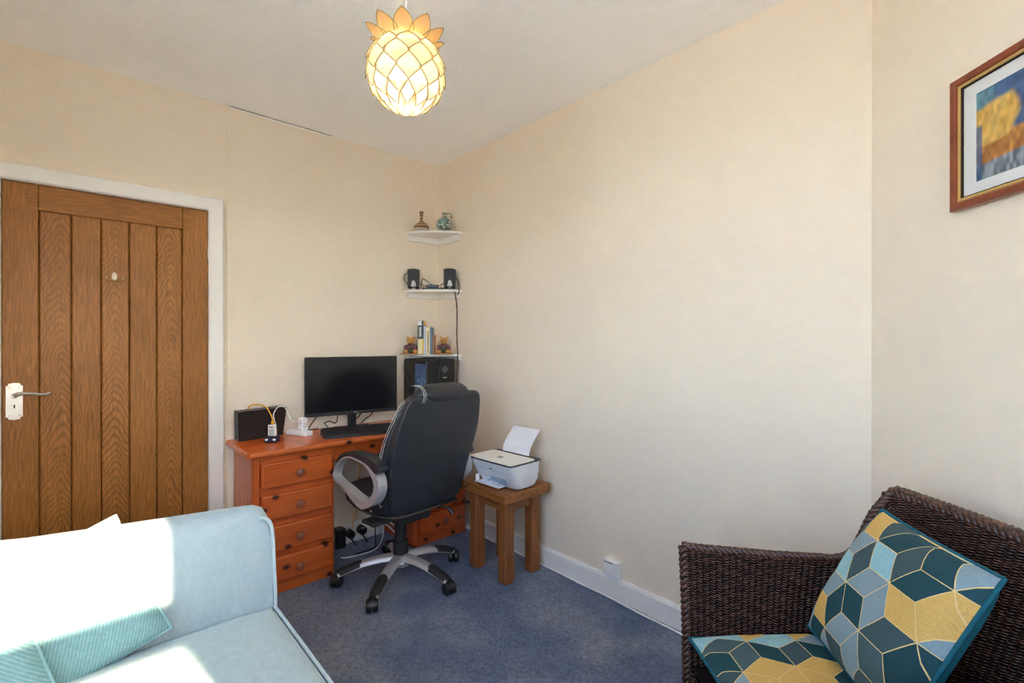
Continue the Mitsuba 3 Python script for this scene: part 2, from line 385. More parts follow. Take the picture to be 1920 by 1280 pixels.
# plaster that has cracked along the top of the door wall
for x0, x1, dz in ((0.60, 0.80, 0.0), (0.81, 0.98, -0.001), (0.985, 1.16, 0.0)):
    add('wall_back__crack', box(x0, x1, YB - 0.0115, YB - 0.0085, HC - 0.0045 + dz, HC - 0.0015 + dz), 'mat_crack', False)
    add('wall_back__filler_strip', box(x0, x1 + 0.01, YB - 0.013, YB - 0.0085, HC - 0.012 + dz, HC - 0.0055 + dz, 0.0015), 'mat_ceiling')
# ------------------------------------------------------------------ the door
d1 = thing('door_1', 'brown oak plank door with silver handle in a white frame', kind='structure')
YD = YB + 0.004                            # face of the frame
YP = YD + 0.012                            # face of the boards, set back
g = 0.003
add(d1 + '__stile', box(DX0 + g, EDGES[0], YD, YD + 0.04, 0.008, DZ - g, 0.003), 'mat_oak')
add(d1 + '__stile', box(EDGES[5], DX1 - g, YD, YD + 0.04, 0.008, DZ - g, 0.003), 'mat_oak')
add(d1 + '__rail', box(EDGES[0] + .0005, EDGES[5] - .0005, YD + .0005, YD + 0.04, 1.836, DZ - g, 0.003), 'mat_oak')
add(d1 + '__rail', box(EDGES[0] + .0005, EDGES[5] - .0005, YD + .0005, YD + 0.04, 0.008, 0.20, 0.003), 'mat_oak')
for a, b in zip(EDGES[:-1], EDGES[1:]):
    add(d1 + '__plank', box(a + 0.0012, b - 0.0012, YP, YP + 0.02, 0.19, 1.842, 0.0050), 'mat_oak')
tag(add(d1 + '__gap', box(DX0, DX1, YD + 0.036, YD + 0.05, 0, DZ), 'mat_dark_gap', False), 'dark line of the gap round the door')
hp = []
def plate_poly(w, h):
    c = [(-w, -h + .012), (-w + .006, -h + .012), (-w + .008, -h + .003), (0, -h), (w - .008, -h + .003), (w - .006, -h + .012), (w, -h + .012)]
    return Polygon(c + [(x, -y) for x, y in c[::-1]])
hx, hz = -0.207, 1.005
hd = d1 + '__handle'
add(hd, at(prism(plate_poly(0.024, 0.078).buffer(0.0015), 0.006, 'y'), mat4((hx, YD - 0.006, hz))), 'mat_nickel')
tag(hd, 'silver lever handle on a long back plate')
hub = cat(at(cyl(0.0105, 0, 0.034, 20, .002), mat4((hx + 0.002, YD - 0.004, hz + 0.026), 0, math.radians(90))))
lev = sweep(spline([(hx + .002, YD - .036, hz + .026), (hx + .02, YD - .042, hz + .034), (hx + .055, YD - .042, hz + .032), (hx + .09, YD - .042, hz + .026), (hx + .113, YD - .042, hz + .034)], 6), np.linspace(0.009, 0.0045, 25), 10)
add(hd + '__lever', cat(hub, lev), 'mat_nickel')
add(hd + '__keyhole', at(cat(prism(Polygon([(0.003 * math.cos(t), 0.003 * math.sin(t) + .004) for t in np.linspace(0, 2 * PI, 16)[:-1]]), 0.001, 'y'), box(-.0018, .0018, 0, .001, -.007, .004)), mat4((hx, YD - 0.0068, hz - 0.022))), 'mat_dark_gap')
for sx, sz in ((-1, 1), (1, 1), (-1, -1), (1, -1)):
    add(hd + '__screw', at(cyl(0.003, 0, 0.0015, 10), mat4((hx + sx * .015, YD - .006, hz + sz * .060), 0, math.radians(90))), 'mat_brass')
ck = d1 + '__coat_hook'
px, pz = 0.122, 1.565
add(ck, at(cat(prism(Polygon([(0.010 * math.cos(t), 0.022 * math.sin(t)) for t in np.linspace(0, 2 * PI, 24)[:-1]]), 0.005, 'y')), mat4((px, YP - 0.005, pz + .004))), 'mat_cream_plastic')
tag(ck, 'small double coat hook screwed to the middle board')
for s in (-1, 1):
    add(ck + '__arm', sweep(spline([(px, YP - .006, pz - .012), (px + s * .014, YP - .022, pz - .016), (px + s * .028, YP - .034, pz - .010), (px + s * .033, YP - .038, pz + .004)], 6), 0.0032, 8), 'mat_brass')
for z in (1.74, 0.32):
    add(d1 + '__hinge', cat(at(cyl(0.0048, -0.045, 0.045, 12), mat4((DX1 - 0.001, YD - 0.006, z)))), 'mat_nickel')
# telephone wire pinned beside the architrave
tw = add('telephone_wire', sweep([(0.5775 + 0.0012 * math.sin(z * 5), YB - 0.0135, z) for z in np.linspace(0.0, DZ + AW - .02, 40)], 0.0022, 6), 'mat_cream_plastic', True)
tag(tw, 'thin cream wire pinned to the wall along the right edge of the door architrave', 'wire')
for z in (0.75, 1.45): add(tw + '__clip', box(0.5735, 0.5815, YB - 0.018, YB - 0.009, z - .003, z + .003, .001), 'mat_white_plastic')

# ------------------------------------------------------------------ pine desk
DT = 0.73
dk = thing('pine_desk', 'orange-red knotty pine pedestal desk with turned wooden knobs', 'desk')
nose = [(2.4750 + .014 * (1 - math.sin(a)), DT - .014 + .014 * math.cos(a)) for a in np.linspace(0, PI, 13)]
top_prof = Polygon([(2.919, DT), (2.919, DT - .028)] + [(y, z) for y, z in nose[::-1]])
top = prism(top_prof, 1.925 - 0.592, 'x')
top.apply_translation((0.592, 0, 0))
# rounded left end
add(dk + '__top', cat(top, sweep([(0.592, 2.489, DT - .014), (0.592, 2.919, DT - .014)], 0.014, 16)), 'mat_pine_x')
PY0, PY1 = 2.530, 2.905
def pedestal(x0, x1, rows):
    add(dk + '__side_panel', box(x0 + .002, x0 + 0.02, PY0 + .03, PY1, 0, DT - .028, .002), 'mat_pine_z')
    add(dk + '__side_panel', box(x1 - 0.02, x1 - .002, PY0 + .03, PY1, 0, DT - .028, .002), 'mat_pine_z')
    add(dk + '__back_panel', box(x0 + .02, x1 - .02, PY1 - .012, PY1, .05, DT - .03), 'mat_pine_z')
    add(dk + '__post', box(x0, x0 + 0.036, PY0, PY0 + 0.036, 0, DT - .028, .004), 'mat_pine_z')
    add(dk + '__post', box(x1 - 0.012, x1, PY0, PY0 + 0.036, 0, DT - .028, .003), 'mat_pine_z')
    zs = [r[0] for r in rows] + [0.05]
    add(dk + '__front_rail', box(x0 + .036, x1 - .012, PY0 + .004, PY0 + .03, rows[0][1] - .004, DT - .028, .002), 'mat_pine_x')
    add(dk + '__plinth', box(x0 + .036, x1 - .012, PY0 + .003, PY0 + .03, 0.0, rows[-1][0], .003), 'mat_pine_x')
    for (a, b) in zip(rows[:-1], rows[1:]):
        add(dk + '__front_rail', box(x0 + .036, x1 - .012, PY0 + .010, PY0 + .03, b[1] - .004, a[0] + .004, .002), 'mat_pine_x')
    for z0, z1 in rows:
        d = add(dk + '__drawer', box(x0 + .038, x1 - .014, PY0 - .021, PY0 + .02, z0, z1, .011, 2), 'mat_pine_x')
        kx, kz = (x0 + x1) / 2 + .012, (z0 + z1) / 2
        k = lathe([(0.009, 0), (0.009, .008), (0.016, .013), (0.0205, .021), (0.0205, .027), (0.016, .033), (0.007, .0355)], 20)
        add(d + '__knob', at(k, mat4((kx, PY0 - .021, kz), 0, math.radians(90))), 'mat_knob')
pedestal(0.612, 1.012, [(0.537, 0.664), (0.378, 0.505), (0.214, 0.346), (0.064, 0.190)])
pedestal(1.497, 1.890, [(0.537, 0.664), (0.378, 0.505), (0.214, 0.346), (0.064, 0.190)])
add(dk + '__apron', box(1.012, 1.497, PY0 + .012, PY0 + .03, 0.615, DT - .028, .002), 'mat_pine_x')

# ------------------------------------------------------------------ monitor
mrot = math.radians(-9.5)
mm = mat4((1.223, 2.765, 0), mrot)
mo = thing('computer_monitor', 'black flat computer monitor with a blank screen standing on the desk', 'monitor')
add(mo + '__casing', at(cat(box(-.2725, .2725, 0, .022, .822, 1.168, .004), box(-.16, .16, .018, .05, .86, 1.08, .02, 2)), mm), 'mat_black_plastic')
add(mo + '__screen', at(box(-.267, .267, -.0012, .002, .843, 1.162), mm), 'mat_screen', False)
add(mo + '__bezel', at(box(-.2725, .2725, -.004, .004, .822, .842, .002), mm), 'mat_black_matte')
add(mo + '__stand_neck', at(box(-.024, .024, .02, .05, .742, .90, .008, 2), mm), 'mat_black_plastic')
add(mo + '__stand_base', at(box(-.11, .11, -.03, .075, DT, DT + .012, .005), mm), 'mat_black_plastic')
lg = meshkit.text_mesh('acer', .008, .0008, True)
lg.apply_translation((-lg.centroid[0], 0, 0))
tag(add(mo + '__logo', at(lg, mat4((0, 0, 0), 0, math.radians(90)), mat4((0.012, -.0042, .829)), mm), 'mat_nickel', False), 'small silver lettering on the lower bezel')
# cables hanging behind the monitor
mc = add('monitor_cable', sweep(spline([(1.08, 2.864, .90), (1.05, 2.874, .82), (1.01, 2.884, .76), (1.0, 2.884, .737), (1.06, 2.894, .735)], 6), .003, 6), 'mat_black_plastic', True)
tag(mc, 'black cable hanging below the left half of the monitor', 'cable')
for i, (x, d, lab) in enumerate([(1.255, 0.0, 'black cable bent just right of the monitor stand'), (1.30, .03, 'black cable behind the monitor, second right of the stand'), (1.38, .045, 'black cable behind the monitor, furthest right of the stand')]):
    k = add('monitor_cable', sweep(spline([(x + .03, 2.874, .90), (x + .03, 2.884, .82), (x + .02, 2.894, .785), (x - d * .6, 2.904, .75), (x - d, 2.904, .734)], 6), .0032, 6), 'mat_black_plastic', True)
    tag(k, lab, 'cable')
k = add('monitor_cable', sweep(spline([(1.12, 2.884, .733), (1.10, 2.894, .762), (1.13, 2.894, .772), (1.17, 2.884, .766), (1.18, 2.884, .90)], 6), .0026, 6), 'mat_black_plastic', True)
tag(k, 'black cable looped just left of the monitor stand', 'cable')

# ------------------------------------------------------------------ keyboard
kb = thing('computer_keyboard', 'black computer keyboard lying on the desk in front of the monitor', 'keyboard')
kx0, ky0, krot = 1.235, 2.605, math.radians(-13)
km = mat4((kx0, ky0, DT), krot)
body = Polygon([(-.235, -.085), (.235, -.085), (.24, .06), (.225, .085), (-.225, .085), (-.24, .06)]).buffer(.006)
bd = prism(body, .02)
bd.vertices[:, 2] += np.where(bd.vertices[:, 2] > .01, (bd.vertices[:, 1] + .085) * .06, 0)
add(kb + '__body', at(bd, km), 'mat_black_matte', 25)
km2 = km @ mat4((0, 0, .0185), 0, math.radians(3.4))
kd = mikit.ply(box(-.0085, .0085, -.0085, .0085, 0, .008, .002), 'mat_black_plastic', 30)
wd = mikit.ply(box(-.055, .055, -.0085, .0085, 0, .008, .002), 'mat_black_plastic', 30)
for r in range(5):
    for c in range(22):
        x, y = -.215 + c * .0205, -.045 + r * .0225 + .0
        if r == 0 and 4 <= c <= 8:
            if c == 6:
                kk = numbered(kb + '__key'); scene[kk] = {**wd, 'to_world': T((km2 @ mat4((x, y, 0))).tolist())}
            continue
        kk = numbered(kb + '__key'); scene[kk] = {**kd, 'to_world': T((km2 @ mat4((x, y, 0))).tolist())}

# ------------------------------------------------------------------ radio speaker, adaptors on the left of the desk
sp = thing('desk_speaker', 'wide black desktop speaker standing at the left end of the desk', 'speaker')
sm = mat4((0.735, 2.835, DT), math.radians(12), math.radians(8))
spoly = Polygon([(-.115, .012), (-.128, .16), (.122, .16), (.113, .012)]).buffer(.006)
add(sp + '__body', at(prism(spoly, .045, 'y'), mat4((0, 0, -.004)), sm), 'mat_black_plastic', 40)
add(sp + '__grille', at(prism(spoly.buffer(-.006), .003, 'y'), mat4((0, -.003, -.004)), sm), bsdf('mat_grille', (0.022, 0.015, 0.015), 0.7, 0.3), 40)
tag(sp + '__grille', 'brown-black cloth grille')
add(sp + '__light', at(cyl(.0028, 0, .002, 10), mat4((.035, -.003, .04), 0, math.radians(90)), sm), 'mat_nickel')
# powerline adaptor lying in front of it
pa = thing('powerline_adaptor', 'white network adaptor with a printed label propped in a dark blue holder before the speaker', 'adaptor')
pm = mat4((0.752, 2.70, DT), math.radians(-38))
add(pa + '__body', at(box(-.019, .019, -.012, .014, .0, .080, .004), mat4((0, .0, .012), 0, math.radians(-10), math.radians(-6)), pm), 'mat_white_plastic')
lab_m = at(cat(*[box(-.012 + i * .0045, -.0105 + i * .0045 + .001 * (i % 2), -.0128, -.0118, .012, .055) for i in range(6)], box(-.012, .013, -.0128, -.0118, .06, .064), box(-.012, .008, -.0128, -.0118, .067, .070)), mat4((0, 0, .012), 0, math.radians(-10), math.radians(-6)), pm)
tag(add(pa + '__label', lab_m, bsdf('mat_ink', (.08, .08, .09), .7, .2), False), 'grey printed label')
add(pa + '__holder', at(box(-.032, .032, -.028, .022, 0, .034, .008, 2), pm), bsdf('mat_navy', (.012, .018, .040), .4, .4))
for s in (-1, 1): add(pa + '__foot_light', at(box(-.008, .008, -.0305, -.026, .012, .022, .003), mat4((s * .019, 0, 0)), pm), 'mat_white_plastic')
yc = thing('network_cable', 'yellow network cable arching over the speaker to the white adaptor', 'cable')
add(yc + '__wire', sweep(spline([(.70, 2.90, .80), (.68, 2.885, .89), (.705, 2.85, .918), (.745, 2.80, .905), (.758, 2.74, .86), (.757, 2.715, .835)], 7), .0034, 8), bsdf('mat_yellow', (.72, .36, .04), .45, .4), True)
add(yc + '__plug', at(box(-.008, .008, -.007, .007, -.014, .02, .003), mat4((.757, 2.708, .822), math.radians(-38), .3)), 'mat_yellow')
ex = thing('extension_block', 'white extension socket lying on the desk left of the monitor', 'power strip')
xm = mat4((0.930, 2.775, DT), math.radians(-66))
add(ex + '__body', at(box(-.105, .055, -.026, .026, 0, .027, .005), xm), 'mat_white_plastic')
chg = thing('usb_charger', 'white plug charger standing in the white extension socket', 'charger')
add(chg + '__base', at(box(-.022, .022, -.022, .022, .027, .050, .004), mat4((-.0, 0, 0)), xm), 'mat_white_plastic')
add(chg + '__waist', at(box(-.017, .017, -.017, .017, .050, .064, .003), xm), 'mat_white_plastic')
add(chg + '__head', at(box(-.018, .018, -.018, .018, .064, .100, .004), xm), 'mat_white_plastic')
wc = thing('charger_cable', 'white cable looping from the adaptor to the plug charger', 'cable')
add(wc + '__wire', sweep(spline([(.772, 2.715, .815), (.765, 2.73, .87), (.80, 2.76, .905), (.835, 2.77, .895), (.86, 2.775, .84), (.885, 2.775, .812), (.912, 2.775, .817)], 7), .0026, 8), 'mat_white_plastic', True)

# ------------------------------------------------------------------ computer tower under the lowest shelf
pc = thing('computer_tower', 'black computer tower on the desk under the corner shelf', 'computer')
a0, a1, b0, b1, c1 = 1.642, 1.868, 2.615, 2.900, 1.143
add(pc + '__case', box(a0 + .004, a1, b0 + .006, b1, DT, c1, .004), 'mat_black_matte')
add(pc + '__front_panel', box(a0 + .002, a1, b0, b0 + .02, DT + .005, c1 - .003, .005), 'mat_black_plastic')
add(pc + '__glass_panel', box(a0, a0 + .004, b0 + .012, b1 - .005, DT + .012, c1 - .012, .001), 'mat_screen')
def f_led(p, n, uv):
    w = fbm(p.y * 14, p.z * 14, 3, 3); s = smoothstep(0.5, 0.9, 0.5 + 0.5 * dr.sin((w * 3 + p.z * 9) * 6.28))
    return mix(C3(.055, .10, .20), C3(.20, .31, .45), s * smoothstep(1.1, .9, p.z))
bsdf('mat_led', f_led, .3, .5)
tag(add(pc + '__light_strip', box(a0 - .0015, a0 + .003, b0 + .010, b0 + .135, DT + .06, c1 - .03), 'mat_led', False), 'blue-lit strip of the glass side')
for z in (.86, 1.0):
    for y in (2.80,):
        tube = sweep([(a0 - .0008, y + .045 * math.cos(t), z + .045 * math.sin(t)) for t in np.linspace(0, 2 * PI, 33)[:-1]], .002, 6, closed=True)
        add(pc + '__fan_ring', tube, bsdf('mat_fan', (.05, .05, .055), .4, .5) if 'mat_fan' not in scene else 'mat_fan', True)
dm = box(-.021, .021, -.001, .001, -.021, .021)
tag(add(pc + '__emblem', at(dm, mat4((0, 0, 0), 0, 0, math.radians(45)), mat4((1.786, b0 - .0005, 1.075))), bsdf('mat_emblem', (.075, .08, .085), .4, .5), False), 'grey diamond emblem')
em = cat(*[box(-.016 + i * .0065, -.0115 + i * .0065, -.001, .001, -.003, .003) for i in range(5)])
tag(add(pc + '__lettering', at(em, mat4((1.785, b0 - .0005, 1.021))), 'mat_nickel', False), 'small silver lettering')
tcab = add('tower_cable', sweep(spline([(1.752, 2.598, 1.150), (1.735, 2.595, 1.10), (1.722, 2.597, 1.02), (1.715, 2.60, .90), (1.72, 2.598, .742)], 6), .004, 6), 'mat_black_plastic', True)
tag(tcab, 'black cable hanging down the front of the computer tower', 'cable')

# ------------------------------------------------------------------ corner shelves
SLAB = ['topmost white corner shelf holding two pottery vases', 'middle white corner shelf holding two small loudspeakers', 'lowest white corner shelf holding books and bear bookends']
R_S = 0.285
for zt, lab, ch in ((2.014, SLAB[0], .041), (1.613, SLAB[1], .036), (1.172, SLAB[2], .030)):
    s = thing('corner_shelf', lab, 'shelf', 'white corner shelves in the corner of the room')
    X0, Y0 = XR, YB - .009
    arc = [(X0 - R_S * math.cos(a) * (1 - .11 * math.sin(2 * a)), Y0 - R_S * math.sin(a) * (1 - .11 * math.sin(2 * a))) for a in np.linspace(0, PI / 2, 25)]
    poly = Polygon([(X0, Y0)] + arc)
    add(s + '__board', at(prism(poly, .014), mat4((0, 0, zt - .014))), 'mat_shelf_white', 25)
    add(s + '__batten', box(X0 - R_S + .02, X0, Y0 - .016, Y0, zt - .014 - ch, zt - .014, .002), 'mat_shelf_white')
    add(s + '__batten', box(X0 - .016, X0, Y0 - R_S + .02, Y0 - .016, zt - .014 - ch, zt - .014, .002), 'mat_shelf_white')
# vases
def f_vase1(p, n, uv):
    z = p.z - 2.014
    band = 0.5 + 0.5 * dr.sin(z * 300 + 1.5 * noise(p.x * 40, p.y * 40, 3))
    c = mix(C3(.42, .27, .15), C3(.15, .045, .018), smoothstep(.4, .8, band))
    c = mix(c, C3(.52, .45, .40), dr.select(z < .014, 1.0, 0.0))
    c = mix(c, C3(.30, .27, .10), dr.select((z > .036) & (z < .05), noise(p.x * 160, p.y * 160, 1), 0.0))
    return mix(c, C3(.16, .07, .035), dr.select(z > .115, .85, 0.0))
bsdf('mat_vase_brown', f_vase1, .3, .5)
v1 = add('pottery_vase', at(lathe([(.030, 0), (.034, .002), (.050, .014), (.0525, .024), (.047, .038), (.034, .050), (.018, .062), (.011, .072), (.010, .095), (.0115, .112), (.014, .132), (.0125, .133), (.009, .118)], 32), mat4((1.73, 2.815, 2.014))), 'mat_vase_brown', 40)
tag(v1, 'brown banded pottery vase with a long thin neck on the top corner shelf', 'vase')
def f_vase2(p, n, uv):
    z = p.z - 2.014
    a = fbm(p.x * 45, p.y * 45, p.z * 60, 3)
    c = mix(C3(.16, .20, .19), C3(.42, .40, .34), smoothstep(.4, .6, a))
    c = mix(c, C3(.13, .33, .30), smoothstep(.05, .0, dr.abs(z - .044) - .008) * smoothstep(.35, .6, noise(p.x * 50, p.y * 50, 7)))
    c = mix(c, C3(.50, .54, .52), smoothstep(.004, .002, dr.abs(z - .033)))
    return mix(c, C3(.07, .045, .012), .8 * smoothstep(.62, .72, noise(p.x * 75, p.y * 75, p.z * 90)))
bsdf('mat_vase_green', f_vase2, .3, .5)
ju = thing('pottery_jug', 'round green and grey pottery jug with a handle on the top corner shelf', 'jug')
jm = mat4((1.842, 2.70, 2.014))
add(ju + '__body', at(lathe([(.034, 0), (.042, .006), (.054, .030), (.055, .045), (.048, .066), (.034, .082), (.018, .092), (.0145, .100), (.017, .112), (.021, .119), (.018, .1195), (.013, .105)], 32), jm), 'mat_vase_green', 40)
add(ju + '__handle', at(sweep(spline([(.018, 0, .114), (.034, 0, .120), (.044, 0, .108), (.043, 0, .085), (.036, 0, .072)], 7), .005, 8), mat4((0, 0, 0), math.radians(-42)), jm), 'mat_vase_green', True)
# small loudspeakers on the middle shelf
bsdf('mat_pale_grey', (.55, .55, .54), .4, .4)
SPS = mat4((0, 0, 0), s=1.13)
def loudspeaker(loc, rz, lab):
    k = thing('loudspeaker', lab, 'speaker', 'pair of small loudspeakers on the middle corner shelf')
    m = mat4(loc, rz) @ SPS
    tilt = mat4((0, 0, .018), 0, math.radians(-7))
    pr = Polygon([(-.034, 0), (.034, 0), (.036, .108), (.020, .1125), (0, .114), (-.020, .1125), (-.036, .108)])
    add(k + '__cabinet', at(cat(prism(pr, .055, 'y')), tilt, m), 'mat_black_plastic', 30)
    arch = Polygon([(-.0145, .003), (.0145, .003), (.0135, .020), (.008, .036), (0, .042), (-.008, .036), (-.0135, .020)])
    add(k + '__badge', at(prism(arch, .003, 'y'), mat4((0, -.003, 0)), tilt, m), 'mat_pale_grey', 30)
    add(k + '__foot', at(lathe([(.030, 0), (.030, .005), (.012, .010), (.010, .020)], 24), mat4((0, .025, 0)), m), 'mat_pale_grey')
loudspeaker((1.693, 2.858, 1.613), math.radians(-33), 'small black loudspeaker at the left end of the middle corner shelf')
loudspeaker((1.868, 2.676, 1.613), math.radians(-33), 'small black loudspeaker at the right end of the middle corner shelf, by the hanging cable')
sw = thing('network_switch', 'flat black box with a smaller box on top between the two loudspeakers', 'electronic box')
add(sw + '__lower_box', at(box(-.070, .070, -.03, .03, 0, .014, .003), mat4((1.796, 2.782, 1.613), math.radians(-40))), 'mat_black_plastic')
add(sw + '__upper_box', at(box(-.040, .040, -.022, .022, .014, .036, .003), mat4((1.796, 2.782, 1.613), math.radians(-40))), 'mat_black_plastic')
bsdf('mat_brown_cable', (.06, .035, .025), .5, .4)
def cable(name, pts, r, mat, lab, n=7, c='cable'):
    k = add(name, sweep(spline(pts, n), r, 6), mat, True)
    return tag(k, lab, c)
cable('speaker_cable', [(1.668, 2.875, 1.722), (1.640, 2.872, 1.720), (1.622, 2.862, 1.69), (1.632, 2.840, 1.65), (1.665, 2.822, 1.617)], .0026, 'mat_brown_cable', 'thin dark cable looping out to the left of the left loudspeaker')
cable('speaker_cable', [(1.718, 2.815, 1.616), (1.730, 2.815, 1.655), (1.742, 2.815, 1.690), (1.765, 2.80, 1.672), (1.792, 2.785, 1.651)], .0026, 'mat_brown_cable', 'thin cable bent in a sharp peak between left loudspeaker and black box')
cable('speaker_cable', [(1.724, 2.845, 1.672), (1.745, 2.83, 1.652), (1.765, 2.815, 1.638)], .0026, 'mat_brown_cable', 'short cable from the left loudspeaker down to the black box')
cable('speaker_cable', [(1.845, 2.715, 1.658), (1.835, 2.735, 1.648), (1.826, 2.75, 1.640)], .0026, 'mat_brown_cable', 'short cable from the black box up to the right loudspeaker')
cable('speaker_cable', [(1.83, 2.73, 1.628), (1.845, 2.712, 1.622), (1.862, 2.655, 1.619), (1.880, 2.640, 1.617)], .003, 'mat_black_plastic', 'black cable running along the shelf under the right loudspeaker')
cable('speaker_cable', [(1.905, 2.668, 1.70), (1.915, 2.655, 1.685), (1.920, 2.642, 1.64), (1.916, 2.637, 1.59), (1.905, 2.640, 1.578)], .0028, 'mat_black_plastic', 'black cable looping out to the right of the right loudspeaker over the shelf end')
cable('hanging_cable', [(1.890, 2.650, 1.600), (1.906, 2.648, 1.50), (1.908, 2.648, 1.40), (1.906, 2.648, 1.30), (1.912, 2.648, 1.20), (1.914, 2.648, 1.10), (1.908, 2.65, 1.0), (1.91, 2.65, .80)], .0038, 'mat_brown_cable', 'dark cable hanging straight down past the right ends of the lower corner shelves')
# books and bear bookends on the lowest shelf
ZS = 1.172
bdir = math.radians(-40)     # the row runs along the shelf front; spines face the room
def BM(u, v): return mat4((1.779, 2.7495, ZS), bdir) @ mat4((u, v, 0))
def book(name, lab, u0, u1, d, h, cover, extra=()):
    k = thing(name, lab, 'book', 'books between the bear bookends')
    m = BM(0, 0)
    c = cat(box(u0, u1, -.03, -.028 + .001, 0, h), box(u0, u0 + .0025, -.03, d - .03, 0, h), box(u1 - .0025, u1, -.03, d - .03, 0, h))
    add(k + '__cover', at(c, m), cover, False)
    add(k + '__pages', at(box(u0 + .0025, u1 - .0025, -.027, d - .034, .003, h - .003), m), bsdf('mat_paper', (.72, .68, .56), .8, .2) if 'mat_paper' not in scene else 'mat_paper', False)
    for nm, (e0, e1, z0, z1), mt in extra:
        add(k + '__' + nm, at(box(e0, e1, -.0308, -.0298, z0, z1), m), mt, False)
    return k
bsdf('mat_book_black', (.010, .012, .016), .4, .4); bsdf('mat_book_yellow', (.66, .44, .03), .45, .4); bsdf('mat_book_white', (.70, .70, .68), .5, .4)
bsdf('mat_book_lilac', (.50, .52, .62), .5, .4); bsdf('mat_book_cream', (.72, .64, .36), .5, .4); bsdf('mat_book_blue', (.13, .18, .27), .5, .4)
u = -.097
lett = [('spine_lettering', (u + .009, u + .024, .120 + i * .0095, .1265 + i * .0095), 'mat_book_white') for i in range(7)]
book('book', 'tallest book, black and yellow spine with white lettering, next to the left bear', u, u + .038, .115, .228, 'mat_book_black',
     [('spine_band', (u, u + .026, .196, .226), 'mat_book_white'), ('spine_band', (u + .001, u + .029, 0.002, .105), 'mat_book_cream'), ('spine_band', (u + .029, u + .038, .002, .105), 'mat_book_yellow')] + lett)
add('book__yellow_side', at(box(u + .0379, u + .0388, -.03, .083, .002, .105), BM(0, 0)), 'mat_book_yellow', False)
add('book__yellow_side', at(box(u + .0379, u + .0388, -.03, .083, .196, .226), BM(0, 0)), 'mat_book_yellow', False)
u = -.0575
book('book', 'thin pale lilac book between the black book and the cream one', u, u + .015, .10, .192, 'mat_book_lilac')
u = -.0415
book('book', 'cream yellow book with grey lettering down its spine', u, u + .026, .10, .182, 'mat_book_cream', [('spine_lettering', (u + .009, u + .018, .012 + i * .0125, .020 + i * .0125), 'mat_ink') for i in range(12)])
u = -.0145
book('book', 'dark grey-blue book leaning against the right bookend', u, u + .014, .105, .184, 'mat_book_blue')
bsdf('mat_bookend', (.40, .19, .085), .45, .4)
def f_bear(p, n, uv): return mix(C3(.42, .19, .055), C3(.62, .34, .10), fbm(p.x * 60, p.y * 60, p.z * 60, 2))
bsdf('mat_bear', f_bear, .6, .3)
def f_check(p, n, uv):
    a = dr.select((dr.sin(p.x * 420 + p.y * 300) * dr.sin(p.z * 480)) > 0, 1.0, 0.0)
    return mix(C3(.30, .10, .11), C3(.035, .028, .045), a)
bsdf('mat_check', f_check, .7, .3)
bsdf('mat_bear_dark', (.02, .016, .012), .4, .4)
bsdf('mat_bear_green', (.05, .07, .03), .6, .3)
def ell(c, r, sub=2):
    m = trimesh.creation.icosphere(subdivisions=sub); m.vertices = m.vertices * np.asarray(r) + np.asarray(c); return m
def bear(u, side, lab, plate):
    k = thing('bear_bookend', lab, 'bookend')
    m = BM(u, -.012) if side < 0 else BM(u, -.018)
    if plate: add(k + '__upright', at(box(.0, .012, -.02, .075, 0, .132, .002), BM(.0, 0)), 'mat_bookend')
    add(k + '__base', at(box(-.062, .062 if side > 0 else .047, -.045, .05, 0, .007, .002), m), 'mat_bookend')
    add(k + '__body', at(cat(ell((0, .01, .043), (.032, .026, .036)), ell((-.034, .0, .040), (.012, .015, .026)), ell((.034, 0, .040), (.012, .015, .026))), m), 'mat_check', True)
    add(k + '__legs', at(cat(ell((-.032, -.022, .019), (.017, .022, .013)), ell((.032, -.022, .019), (.017, .022, .013))), m), 'mat_bear', True)
    h = add(k + '__head', at(cat(ell((0, .004, .092), (.027, .024, .024)), ell((-.021, .006, .112), (.0095, .006, .0095)), ell((.021, .006, .112), (.0095, .006, .0095)), ell((0, -.018, .085), (.012, .010, .010))), m), 'mat_bear', True)
    add(h + '__face', at(cat(ell((-.009, -.0185, .098), (.0025,) * 3, 1), ell((.009, -.0185, .098), (.0025,) * 3, 1), ell((0, -.0275, .088), (.0045, .003, .0035), 1)), m), 'mat_bear_dark', True)
    add(k + '__belly', at(ell((0, -.014, .030), (.020, .012, .020)), m), 'mat_bear_green', True)
bear(-.147, -1, 'brown bear bookend in a checked jumper at the left of the books', False)
bear(.076, 1, 'brown bear bookend in a checked jumper at the right, before a wooden upright', True)

# ------------------------------------------------------------------ office chair
oc = thing('office_chair', 'black leather swivel office chair with silver arms, seen from behind, pushed in at the desk', 'office chair')
cm = mat4((1.262, 2.262, 0), math.radians(5))
def O(m): return at(m, cm)
# back: shell behind, padded cushion before; (z, rear y, half width, centre x)
CXS = lambda z: .008 + .034 * float(np.clip((z - .68) / .3, 0, 1))
BK = [(.425, -.215, .165), (.435, -.222, .195), (.46, -.232, .213), (.52, -.248, .224), (.60, -.265, .232), (.68, -.282, .246), (.75, -.296, .256), (.82, -.310, .258), (.90, -.325, .246), (.95, -.334, .236), (.985, -.340, .222), (1.005, -.343, .200)]
add(oc + '__back_shell', O(loft([super_ring(CXS(z), y + .022, z, w - .002, .020 + .004 * (w > .2), 7) for z, y, w in BK])), 'mat_leather', True)
add(oc + '__back_cushion', O(loft([super_ring(CXS(z), y + .030 + float(np.interp(z, [.43, .7, .85, 1.0], [.055, .052, .036, .020])), z, w + float(np.interp(z, [.6, .8, 1.0], [.006, .004, -.006])), float(np.interp(z, [.425, .45, .7, .85, 1.0], [.04, .055, .054, .036, .022])), 3.2) for z, y, w in BK])), 'mat_leather', True)
hr = []
